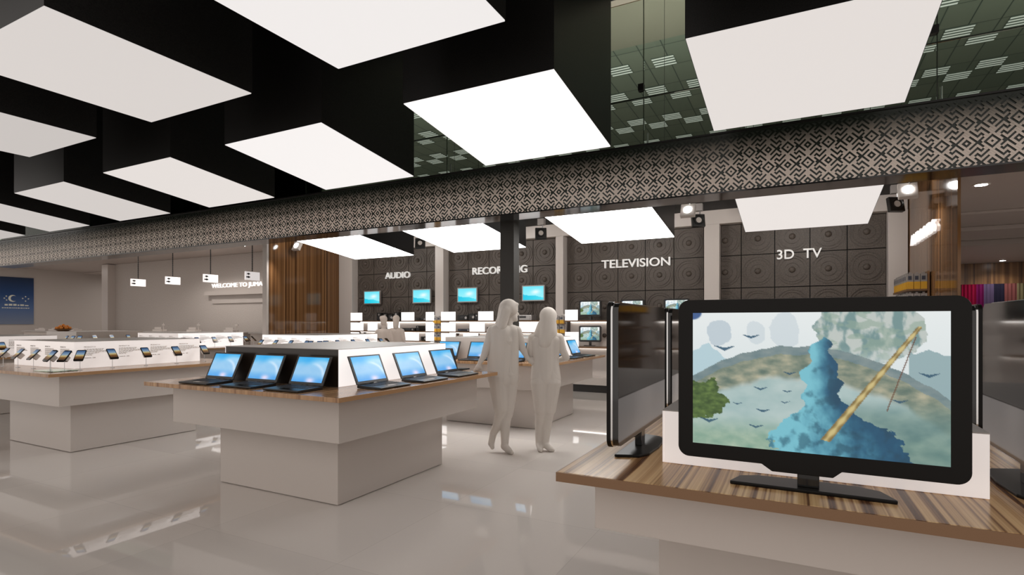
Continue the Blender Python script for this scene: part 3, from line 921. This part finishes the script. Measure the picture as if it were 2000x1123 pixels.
# wall monitors
def mon_pic(u, v):
    c = mix((.42, .88, .95), (.62, .94, .97), v)
    if v > .62+.22*(u-.2)+.03*math.sin(u*9): c = mix((.05, .76, .88), (.30, .86, .93), u)
    c = mix(c, (.93, .98, .98), .9*math.exp(-(((u-.62)**2)/.045+((v-.42+.15*(u-.6))**2)/.03)))
    return c
M_monscr = screen_mat('monitor_picture', 1.05)
MONPIC = picture_mesh('screen', .50, .30, 30, 20, mon_pic, M_monscr)
def monitor(x, lb):
    t = thing('wall_monitor', lb, 'monitor', (x, 10.99, 2.07), 0, 'turquoise wall monitors')
    MB().prism(rrect(.55, .35, .01, 3), 'y', -.02, .03).build('frame', M_silver, t, bevel=.002)
    add_mesh('screen', MONPIC, t, (0, -.0206, 0))
    MB().box(-.09, .09, .031, .07, -.09, .09).build('bracket', M_satin, t)
monitor(-9.76, 'turquoise monitor on dark tiles, left below the AUDIO letters')
monitor(-8.18, 'turquoise monitor on dark tiles, right below the AUDIO letters')
monitor(-6.86, 'turquoise monitor on dark tiles, left below the RECORDING letters')
monitor(-5.15, 'turquoise monitor right below the RECORDING letters, beside the figures')

# packaged goods on pilasters
def package_mesh(w=.085, h=.19, d=.05):
    mb = MB(); mb.box(0, w, 0, d, 0, h*.48, 0); mb.box(0, w, 0, d, h*.48, h, 1)
    mb.box(w*.15, w*.7, -.002, 0, h*.6, h*.85, 2); mb.box(w*.3, w*.7, .02, .03, h, h+.02, 1)
    return mb.mesh('boxed_accessory', [M_yellow, M_pkgrey, M_pkblue])
PK = package_mesh(); PKS = package_mesh(.10, .155, .05)
def pilaster_rack(x, lb, word):
    t = thing('pilaster_rack', lb, 'rack', (x, 10.75, 0))
    MB().box(0, .25, .08, .095, .60, 1.60).build('back_panel', M_white, t)
    n = 0
    for z in (1.40, 1.20, 1.0, .80):
        MB().box(0, .25, 0, .08, z-.012, z).build('shelf', M_edge, t)
        for k in range(2):
            o = add_mesh('boxed_accessory', PKS, None, (x+.015+k*.118, 10.76, z))
            tag(o, 'yellow box, %s of pair, %s shelf from top, pilaster %s' % (('left', 'right')[k], ordn[n], word), 'box', 'boxed accessories on the pilasters')
        n += 1
pilaster_rack(-7.70, 'small rack of yellow boxes on the pilaster between AUDIO and RECORDING', 'between AUDIO and RECORDING')
pilaster_rack(-4.57, 'small rack of yellow boxes on the pilaster behind the right figure', 'behind the right figure')
gr = thing('accessory_rack', 'walnut rack of yellow and grey boxes against the right side wall', 'rack', (1.36, 9.2, 0))
MB().box(0, .24, .0, 1.2, 0, .10).build('base', M_edge, gr)
MB().box(.22, .245, 0, 1.2, .1, 2.12).build('back_panel', M_wood_y, gr)
lev = [1.88, 1.61, 1.34, 1.07, .80, .53, .26]
for z in lev: MB().box(-.01, .22, -.01, 1.2, z-.025, z).build('shelf', M_edge, gr)
for j, z in enumerate(lev[:2]):
    for k in range(3):
        o = add_mesh('boxed_accessory', PK, None, (1.355+k*.076, 9.195, z)); o.scale = (.82, 1, 1.1)
        tag(o, 'yellow and grey box on the end of the walnut rack, %s from left, %s shelf' % (ordn[k], ('top', 'second')[j]), 'box', 'boxes on the rack end')
    for k in range(9):
        o = add_mesh('boxed_accessory', PK, None, (1.352, 10.33-k*.12, z)); o.rotation_euler = (0, 0, -PI/2); o.scale = (1, 1, 1.1)
        tag(o, 'yellow and grey box along the rack side, number %d from the far end, %s shelf' % (k+1, ('top', 'second')[j]), 'box', 'boxes along the rack side')

# ------------------------------------------------------------------ wall lettering
def wall_sign(s, x0, x1, z0, h, lb):
    o = text('wall_lettering', s, M_letter, x1-x0, h, None, (x0, 11.028, z0), 0, .05, .008)
    tag(o, lb, 'sign')
wall_sign('AUDIO', -9.36, -8.57, 2.54, .16, 'pale metal letters AUDIO on dark tiles')
wall_sign('RECORDING', -6.74, -5.32, 2.54, .165, 'pale metal letters RECORDING on dark tiles, partly behind the post')
wall_sign('TELEVISION', -3.60, -2.20, 2.545, .17, 'pale metal letters TELEVISION on dark tiles')
wall_sign('3D  TV', -.31, .40, 2.56, .17, 'pale metal letters 3D TV on dark tiles')
o = text('wall_lettering', 'WELCOME TO JUMA', M_letterlit, 2.36, .17, None, (-16.40, 11.06, 2.47), 0, .03, .0)
tag(o, 'white letters WELCOME TO JUMA on the rough grey wall', 'sign')
o = text('wall_lettering', 'ANDROIDS', M_letterlit, 1.62, .155, None, (1.60, 10.48, 2.615), -PI/2, .04, .0)
tag(o, 'white letters on the right walnut wall, steeply foreshortened', 'sign')

# ------------------------------------------------------------------ ceiling spots
def make_spot(label, lit):
    t = thing('ceiling_spotlight', label, 'spotlight')
    MB().box(-.07, .07, -.05, .05, -.13, 0).build('mount', M_pkgrey, t, bevel=.004)
    MB().tube((.02, 0, -.13), (.02, .0, -.25), .012, n=10).build('stem', M_metal, t)
    h = MB().box(-.115, .115, -.02, .05, -.115, .115).build('head', M_lens if lit else M_satin, t, (0, -.03, -.30), bevel=.008)
    h.rotation_euler = (-.45, 0, 0) if lit else (-.2, 0, .5)
    MB().tube((0, -.028, 0), (0, -.02, 0), .06 if lit else .05, n=24).build('lamp', M_spot if lit else M_lens, h)
    if not lit:
        MB().tube((0, -.045, 0), (0, -.028, 0), .085, .075, n=24, caps=False).build('collar', M_satin, h)
    return t
sp = make_spot('lit spotlight nearest the right walnut wall', True); sp.location = (1.36, 9.2, CZ); sp['group'] = 'lit spotlights'
for x, lb in ((-1.55, 'lit spotlight between the TELEVISION and 3D TV light boxes'), (-4.63, 'lit spotlight just right of the hanging post'),
              (-7.76, 'lit spotlight between the AUDIO and RECORDING light boxes'), (-10.45, 'lit spotlight in front of the left walnut wall')):
    dup(sp, (x, 9.2, CZ), None, lb, 'lit spotlights')
sq = make_spot('unlit black spotlight above the right pilaster', False); sq.location = (1.36, 10.2, CZ); sq['group'] = 'unlit black spotlights'
for x, lb in ((-1.54, 'unlit black spotlight above the pilaster between TELEVISION and 3D TV'), (-4.60, 'unlit black spotlight above the pilaster between RECORDING and TELEVISION'),
              (-7.62, 'unlit black spotlight above the pilaster between AUDIO and RECORDING')):
    dup(sq, (x, 10.2, CZ), None, lb, 'unlit black spotlights')
# recessed downlights
def downlight(x, y, lb):
    t = thing('recessed_downlight', lb, 'ceiling light', (x, y, CZ), 0, None)
    MB().tube((0, 0, -.012), (0, 0, -.001), .11, .12, 24).build('ring', M_white, t)
    MB().tube((0, 0, -.016), (0, 0, -.0125), .075, n=24).build('lamp', M_down, t)
downlight(-16.46, 9.69, 'small bright downlight, leftmost of three above the hanging signs')
downlight(-15.03, 9.80, 'small bright downlight, middle of three above the hanging signs')
downlight(-13.42, 9.94, 'small bright downlight, rightmost of three above the hanging signs')
downlight(2.51, 10.74, 'bright downlight in the pale ceiling right of the walnut wall, nearer')
downlight(6.22, 24.2, 'bright downlight over the coloured cloths, farther away')

# ------------------------------------------------------------------ hanging signs and checkout counters
for k, (x, nth) in enumerate(((-17.56, 'leftmost'), (-15.84, 'second from left'), (-14.14, 'third from left'), (-12.45, 'rightmost'))):
    t = thing('hanging_sign', 'white hanging sign board on a chain, %s of four' % nth, 'sign', (x, 9.5, 2.49), PI/2, 'white hanging signs')
    MB().box(-.21, .21, -.02, .02, .02, .235).build('board', M_signwhite, t, bevel=.004)
    c = MB(); z = .25
    while z < 1.03:
        c.box(-.012, .012, -.006, .006, z, z+.035); c.box(-.006, .006, -.012, .012, z+.03, z+.06); z += .058
    c.build('chain', M_satin, t)
    l = MB()
    l.box(-.17, -.08, -.023, -.021, .165, .19); l.box(-.14, -.11, -.023, -.021, .15, .20)
    l.box(-.19, -.08, -.023, -.021, .08, .11); l.box(-.14, -.11, -.023, -.021, .07, .12)
    l.build('print', M_satin, t)
    c = thing('checkout_counter', 'pale checkout counter below the hanging sign, %s of four' % nth, 'counter', (x, 9.9, 0), 0, 'checkout counters')
    MB().box(-.6, .6, 0, .6, 0, 1.12).build('body', M_lam, c)
    MB().box(-.64, .64, -.04, .64, 1.12, 1.15).build('worktop', M_top_grey, c)
    MC = M_white; m = thing('cash_register', 'white cash register with a thin pole, %s of four counters' % nth, 'cash register', (x, 10.1, 1.15), 0, 'cash registers')
    MB().box(-.24, .16, -.05, .15, 0, .06).build('body', MC, m)
    MB().box(-.22, .10, .0, .02, .07, .13).build('screen', M_white, m)
    MB().tube((.25, 0, 0), (.25, 0, .26), .010).build('pole', M_white, m)
    MB().box(.19, .31, -.01, .01, .18, .22).build('customer_display', M_white, m)

# poster with crescent
ps = thing('wall_poster', 'dark blue poster with a pale crescent and small stars', 'poster', (-26.79, 8.9, 2.26), PI/2)
M_poster = gradient_mat('poster_blue', 'Z', -.9, .9, [(0, rgb(92, 98, 112)), (.35, rgb(58, 78, 112)), (.65, rgb(16, 46, 84)), (1, rgb(2, 22, 46))], rough=.3, emit=.25)
MB().box(-1.70, 1.70, -.03, 0, -.905, .91).build('sheet', M_poster, ps)
cr = MB(); n = 24; cx, cz = 1.04, .09
pts = [(cx+.13*math.cos(a), cz+.13*math.sin(a)) for a in [math.radians(50+260*k/n) for k in range(n+1)]]
pin = [(cx+.042+.103*math.cos(a), cz+.103*math.sin(a)) for a in [math.radians(60+240*k/n) for k in range(n+1)]]
for k in range(n):
    cr.prism([pts[k], pts[k+1], pin[k+1], pin[k]], 'y', -.04, -.0305)
for dx, dz in ((-.19, .08), (-.25, .0), (-.18, -.07), (.40, .08), (.31, .01), (.49, .0), (.40, -.09)):
    cr.prism([(cx+dx+.035*(1 if i % 2 == 0 else .4)*math.cos(PI*i/5), cz+dz+.035*(1 if i % 2 == 0 else .4)*math.sin(PI*i/5)) for i in range(10)], 'y', -.034, -.031)
rn = random.Random(5); x = .80
while x < 1.45:
    w_ = rn.uniform(.05, .12); h_ = rn.uniform(.03, .07); cr.box(x, x+w_, -.033, -.031, -.19, -.19+h_); x += w_+.03
x = .72
while x < 1.52:
    w_ = rn.uniform(.03, .08); cr.box(x, x+w_, -.033, -.031, -.29, -.26); x += w_+.02
cr.build('emblem', mat('poster_print', rgb(170, 165, 150), rough=.5, emit=rgb(170, 165, 150), strength=.3), ps)

# orange fruit heap on the farthest table and white boxes near it
fz = thing('fruit_bowl', 'shallow bowl heaped with oranges on the farthest grey riser', 'bowl', (-16.05, 6.95, 1.206))
MB().tube((0, 0, 0), (0, 0, .06), .10, .20, 24).build('bowl', M_edge, fz, smooth=False)
rr = random.Random(2); k = 0
for ring, (R, n, z) in enumerate(((.13, 9, .08), (.075, 5, .115), (0, 1, .145))):
    for i in range(n):
        a = 2*PI*i/n; o = MB().ball((0, 0, 0), .036, nu=12, nv=8).build('orange', M_orange, None, (-16.05+R*math.cos(a), 6.95+R*math.sin(a), 1.206+z), smooth=True)
        tag(o, 'orange in the heaped bowl on the farthest grey riser', 'orange', 'oranges heaped in the bowl')
for k, y in enumerate((7.2, 8.0, 8.8)):
    o = MB().box(-.35, .35, -.12, .12, 0, .06).box(-.2, .2, -.08, .08, .06, .09).build('white_carton', M_white, None, (-22.5+k*.9, 9.2, 1.15), bevel=.006)
    tag(o, 'flat white carton on the far left counter, %s of three' % ('left', 'middle', 'right')[k], 'carton', 'cartons on the far left counter')
c = thing('side_counter', 'long low counter at far left below the blue poster', 'counter', (-21.6, 9.0, 0))
MB().box(-1.8, 1.6, 0, .6, 0, 1.12).build('body', M_lam, c)
MB().box(-1.85, 1.65, -.05, .65, 1.12, 1.15).build('worktop', M_top_grey, c)

# draped cloths at far right
cols = [(5.17, 5.27, (30, 30, 34), 'black'), (5.27, 5.68, (150, 22, 62), 'crimson'), (5.68, 5.89, (112, 24, 82), 'magenta'), (5.89, 6.17, (96, 82, 112), 'violet grey'),
        (6.17, 6.46, (40, 38, 56), 'midnight blue'), (6.46, 6.79, (128, 76, 74), 'dusty red'), (6.79, 7.12, (120, 112, 84), 'olive'), (7.12, 7.5, (70, 60, 50), 'brown')]
for a, b, cc, nm in cols:
    mb = MB(); n = max(6, int((b-a)/.02)); pts = []
    for k in range(n+1):
        x = a+(b-a)*k/n; pts.append((x, 24.93-.03*(.5+.5*math.sin(x*60))))
    back = [(p[0], p[1]+.02) for p in reversed(pts)]
    for k in range(n):
        mb.prism([pts[k], pts[k+1], (pts[k+1][0], pts[k+1][1]+.02), (pts[k][0], pts[k][1]+.02)], 'z', .15, 2.78)
    o = mb.build('hanging_cloth', mat('cloth_'+nm.replace(' ', '_'), rgb(*cc), rough=.9, spec=.1))
    tag(o, '%s cloth hanging on the far right wall' % nm, 'cloth', 'hanging cloths on the far right wall')

# ------------------------------------------------------------------ people
def capsules(mb, chain, n=14):
    for p0, r0, p1, r1 in chain:
        mb.tube(p0, p1, r0, r1, n, caps=True); mb.ball(p0, r0, nu=n, nv=8); mb.ball(p1, r1, nu=n, nv=8)
def blob(mb, name, m, parent, voxel):
    o = mb.build(name, m, parent)
    r = o.modifiers.new('skin', 'REMESH'); r.mode = 'VOXEL'; r.voxel_size = voxel; r.use_smooth_shade = True
    s = o.modifiers.new('soften', 'SMOOTH'); s.factor = .5; s.iterations = 4
    return o
def hand(mb, w, d, r=1.0):
    """palm and five fingers at wrist w pointing along d"""
    w, d = Vector(w), Vector(d).normalized(); side = d.cross(Vector((0, 1, 0))).normalized(); up = side.cross(d)
    pc = w+d*.045
    mb.tube(w, w+d*.08, .022, .028, 10); mb.ball(tuple(w+d*.05), .032)
    for k, L in enumerate((.055, .066, .062, .046)):
        a = w+d*.075+side*(.027-.018*k)
        b = a+d*L*.55+up*.004; c2 = b+d*L*.45-up*.012
        mb.tube(a, b, .0095, .0088, 8); mb.ball(b, .0088, nu=8, nv=6); mb.tube(b, c2, .0088, .007, 8); mb.ball(c2, .007, nu=8, nv=6)
    a = w+d*.02+side*.024; b = a+d*.03+side*.022; c2 = b+d*.03+side*.004
    mb.tube(a, b, .012, .010, 8); mb.ball(b, .010, nu=8, nv=6); mb.tube(b, c2, .010, .008, 8); mb.ball(c2, .008, nu=8, nv=6)
def head(mb, c, f, s=1.0):
    """head ball, jaw, nose, ears, lips facing direction f"""
    c, f = Vector(c), Vector(f).normalized(); side = Vector((-f.y, f.x, 0))
    mb.ball(c+Vector((0, 0, .02)), .088*s, .95, .95, 1.12, 18, 12)
    mb.ball(c+f*.03-Vector((0, 0, .055)), .055*s, 1, 1, 1.15, 14, 10)
    mb.tube(c+f*.075*s+Vector((0, 0, .005)), c+f*.102*s-Vector((0, 0, .028)), .010, .014, 8)
    mb.ball(c+f*.100*s-Vector((0, 0, .028)), .013, nu=8, nv=6)
    mb.ball(c+f*.080*s-Vector((0, 0, .060)), .016, .8, 1.2, .5, 10, 6)
    mb.ball(c+f*.072*s-Vector((0, 0, .088)), .022, nu=10, nv=6)
    for q in (-1, 1):
        mb.ball(c+side*.086*q*s-Vector((0, 0, .01)), .022, .5, .5, 1.3, 8, 6)
        mb.ball(c+f*.077*s+side*.032*q+Vector((0, 0, .012)), .013, nu=8, nv=6)

def person_a():
    t = thing('person', 'pale figure with long hair, left of the pair, hand by the table corner', 'person', (-2.82, 5.27, 0), ANG)
    b = MB(); V = lambda *a: a
    head(b, (.060, .02, 1.545), (.95, .30, -.10))
    capsules(b, [
        ((.035, .01, 1.36), .052, (.05, .015, 1.46), .048),
        ((-.085, 0, 1.33), .062, (.10, 0, 1.33), .062), ((-.02, 0, 1.30), .10, (.02, 0, 1.22), .105),
        ((-.06, 0, 1.26), .085, (-.055, 0, 1.10), .085), ((.06, 0, 1.26), .085, (.045, 0, 1.10), .085),
        ((-.05, 0, 1.08), .085, (-.06, 0, .90), .095), ((.035, 0, 1.08), .085, (.05, 0, .90), .095),
        ((-.075, 0, .86), .098, (.055, 0, .86), .098),
        # far and near legs
        ((.055, .02, .84), .108, (.035, .02, .50), .078), ((.035, .02, .50), .078, (.03, .02, .42), .066), ((.035, .02, .46), .062, (.01, .02, .34), .060), ((.01, .02, .34), .060, (.005, .03, .09), .042),
        ((.0, .03, .07), .042, (.05, -.03, .035), .036), ((.05, -.03, .035), .035, (.085, -.07, .022), .022),
        ((-.065, -.01, .84), .112, (-.04, -.02, .50), .080), ((-.035, -.02, .47), .062, (-.075, .05, .30), .052), ((-.075, .05, .30), .052, (-.125, .10, .19), .040),
        ((-.125, .10, .185), .040, (-.145, .06, .09), .036), ((-.145, .06, .09), .034, (-.13, .03, .055), .024),
        # left arm down to the table corner
        ((-.135, 0, 1.33), .055, (-.175, -.03, 1.20), .048), ((-.175, -.03, 1.20), .048, (-.215, -.06, 1.07), .038), ((-.215, -.06, 1.07), .038, (-.262, -.10, .985), .026),
        # right arm towards the companion
        ((.135, 0, 1.33), .055, (.175, .02, 1.22), .046), ((.175, .02, 1.22), .046, (.20, .03, 1.13), .040), ((.20, .03, 1.13), .038, (.255, .05, 1.03), .027)])
    hand(b, (-.264, -.10, .985), (-.35, -.05, -.9))
    hand(b, (.257, .05, 1.028), (.75, .2, -.6))
    blob(b, 'body', M_person, t, .0085)
    h = MB()
    h.ball((.045, .02, 1.575), .108, 1.0, 1.0, .98, 18, 12)
    capsules(h, [((.03, .03, 1.56), .098, (.0, .05, 1.46), .085), ((.0, .05, 1.46), .085, (-.035, .06, 1.36), .07), ((.02, -.05, 1.55), .06, (-.025, -.06, 1.38), .05), ((-.03, .0, 1.42), .07, (-.065, -.02, 1.28), .045)])
    h.ball((.128, .0, 1.62), .03, 1.1, 1.2, .7)
    blob(h, 'hair', M_person, t, .012)
    j = MB()
    capsules(j, [((-.09, -.01, 1.32), .078, (-.10, -.01, 1.02), .088), ((.09, 0, 1.32), .078, (.07, 0, 1.02), .088), ((-.10, -.01, 1.02), .088, (-.085, -.01, .82), .098), ((.07, 0, 1.02), .088, (.065, 0, .80), .092), ((-.01, 0, 1.3), .11, (-.01, 0, .80), .11)])
    blob(j, 'tunic', M_person, t, .012)
def person_b():
    t = thing('person', 'pale figure with long hair, right of the pair, arms folded before her', 'person', (-2.47, 5.56, 0), ANG)
    b = MB()
    head(b, (.03, .03, 1.455), (-.35, .9, -.15), .95)
    capsules(b, [
        ((.02, .0, 1.28), .050, (.028, .015, 1.37), .046),
        ((-.10, 0, 1.25), .060, (.125, 0, 1.25), .060), ((.01, 0, 1.22), .10, (.01, 0, 1.10), .10),
        ((-.05, 0, 1.18), .085, (-.035, 0, 1.02), .078), ((.07, 0, 1.18), .085, (.055, 0, 1.02), .078),
        ((-.035, 0, 1.0), .078, (-.045, 0, .82), .098), ((.055, 0, 1.0), .078, (.075, 0, .82), .098),
        ((-.055, 0, .78), .10, (.08, 0, .78), .10),
        ((.075, 0, .76), .108, (.048, .0, .46), .078), ((.045, 0, .44), .062, (.025, .02, .30), .058), ((.025, .02, .30), .058, (.01, .02, .09), .040), ((.01, .01, .07), .04, (.06, -.03, .03), .034), ((.06, -.03, .03), .032, (.09, -.05, .022), .021),
        ((-.05, 0, .76), .108, (-.038, .0, .46), .078), ((-.035, 0, .44), .062, (-.05, .04, .30), .058), ((-.05, .04, .30), .058, (-.06, .05, .09), .040), ((-.06, .05, .07), .04, (-.05, -.03, .03), .034), ((-.05, -.03, .03), .032, (-.045, -.07, .022), .021),
        ((.16, 0, 1.25), .054, (.195, 0, 1.12), .048), ((.195, 0, 1.12), .046, (.245, .02, 1.03), .038), ((.245, .02, 1.03), .038, (.15, .17, .99), .027),
        ((-.13, 0, 1.25), .054, (-.155, 0, 1.12), .048), ((-.155, 0, 1.12), .046, (-.15, .03, 1.0), .038), ((-.15, .03, 1.0), .038, (-.03, .18, 1.02), .027)])
    hand(b, (.15, .17, .99), (-.9, .25, .1)); hand(b, (-.03, .18, 1.02), (.9, .2, .1))
    blob(b, 'body', M_person, t, .0085)
    h = MB()
    h.ball((.04, .01, 1.49), .105, .95, 1, 1.0, 18, 12)
    capsules(h, [((.04, -.01, 1.47), .093, (.03, -.04, 1.33), .088), ((.03, -.04, 1.33), .088, (.0, -.06, 1.20), .075), ((-.03, 0, 1.40), .05, (-.085, -.02, 1.27), .045), ((.09, 0, 1.40), .045, (.10, -.02, 1.26), .045)])
    blob(h, 'hair', M_person, t, .012)
    j = MB()
    capsules(j, [((-.09, 0, 1.22), .078, (-.06, 0, 1.0), .075), ((.11, 0, 1.22), .078, (.08, 0, 1.0), .075), ((-.06, 0, 1.0), .078, (-.065, 0, .80), .092), ((.08, 0, 1.0), .078, (.09, 0, .80), .092), ((.01, 0, 1.2), .11, (.01, 0, .8), .11)])
    blob(j, 'tunic', M_person, t, .012)
person_a(); person_b()
def person_far(x, y, lb, s, bun):
    t = thing('person', lb, 'person', (x, y, 0), ANG)
    b = MB(); head(b, (0, 0, 1.43), (0, 1, 0), .85)
    capsules(b, [((0, 0, 1.22), .05, (0, 0, 1.36), .05), ((-.10, 0, 1.20), .055, (.10, 0, 1.20), .055), ((0, 0, 1.15), .11, (0, 0, .98), .10), ((-.04, 0, 1.15), .09, (-.04, 0, .85), .10), ((.04, 0, 1.15), .09, (.04, 0, .85), .10),
                 ((-.07, 0, .82), .10, (-.06, 0, .45), .065), ((-.06, 0, .45), .065, (-.06, 0, .08), .045), ((.07, 0, .82), .10, (.06, 0, .45), .065), ((.06, 0, .45), .065, (.06, 0, .08), .045),
                 ((-.06, 0, .04), .04, (-.06, -.12, .03), .03), ((.06, 0, .04), .04, (.06, -.12, .03), .03),
                 ((-.14, 0, 1.19), .05, (-.18, 0, .97), .04), ((-.18, 0, .97), .04, (-.16, .08, .80), .03), ((.14, 0, 1.19), .05, (.18, 0, .97), .04), ((.18, 0, .97), .04, (.16, .08, .80), .03)])
    hand(b, (-.16, .08, .80), (0, .1, -1)); hand(b, (.16, .08, .80), (0, .1, -1))
    blob(b, 'body', M_person2, t, .014)
    h = MB(); h.ball((0, .0, 1.47), .085, 1, 1, 1, 14, 10); h.ball((0, -.01, 1.40), .07, 1, 1, 1.2)
    if bun: h.ball((-.05, 0, 1.50), .045)
    else: capsules(h, [((0, -.02, 1.42), .075, (0, -.04, 1.28), .06)])
    blob(h, 'hair', M_person2, t, .014)
    t.scale = (s, s, s)
person_far(-8.30, 9.72, 'small far grey figure before the AUDIO shelves, left of two', 1.02, True)
person_far(-8.40, 10.28, 'small far grey figure before the AUDIO shelves, right of two', 1.03, False)

# ------------------------------------------------------------------ light
wd = bpy.data.worlds.new('world'); SC.world = wd; wd.use_nodes = True
bg = wd.node_tree.nodes['Background']; bg.inputs[0].default_value = (1, .93, .88, 1); bg.inputs[1].default_value = .88

def area(name, loc, size, power, color=(1, .95, .9), rot=(0, 0, 0)):
    l = bpy.data.lights.new(name, 'AREA'); l.shape = 'DISK'; l.size = size; l.energy = power; l.color = color
    o = bpy.data.objects.new(name, l); COL.objects.link(o); o.location = loc; o.rotation_euler = rot
    return o
def spotl(name, loc, power, target, angle=70, blend=.6):
    l = bpy.data.lights.new(name, 'SPOT'); l.energy = power; l.spot_size = math.radians(angle); l.spot_blend = blend; l.shadow_soft_size = .06; l.color = (1, .95, .9)
    o = bpy.data.objects.new(name, l); COL.objects.link(o); o.location = loc
    o.rotation_euler = (Vector(target)-Vector(loc)).to_track_quat('-Z', 'Y').to_euler()
for x, y in ((-16.46, 9.69), (-15.03, 9.80), (-13.42, 9.94), (2.51, 10.74), (6.22, 24.2)):
    spotl('downlight_beam', (x, y, CZ-.03), 70, (x, y, 0), 140)
for x in (1.36, -1.55, -4.63, -7.76, -10.45):
    spotl('spotlight_beam', (x, 8.95, 3.12), 40, (x, 7.2, 0), 90)
for x in (-9.3, -6.2, -3.0, .1):
    area('added_wall_fill', (x, 8.7, CZ-.03), .5, 42, (1, .95, .9), (math.radians(58), 0, 0))  # added fill aimed at the back wall, no fixture stands here

for x in (-24, -16, -8, -2, 4, 9):
    area('added_mall_uplight', (x, 9.0 if x > -11 else 10.5, 3.72), .6, 160, (1, 1, .96), (PI, 0, 0))  # added lights, hidden on the shop ceiling, to brighten the mall ceiling
for x, y in ((-19, 8.6), (-14.5, 8.4), (-24.5, 9.5), (-24.4, 16.0-1.9), (6, 10), (6, 16), (5.5, 21)):
    area('added_side_fill', (x, y, (CZ if y != 14.1 else 3.36)-.02), .5, 11 if -20 < x < 0 else 42 if x > 0 or y > 10 else 16)  # added lights that brighten the areas left and right of the shop
vs = SC.view_settings; SC.display_settings.display_device = 'sRGB'
vs.view_transform = 'Standard'; vs.look = 'None'; vs.gamma = 1; vs.use_curve_mapping = False; vs.exposure = 0
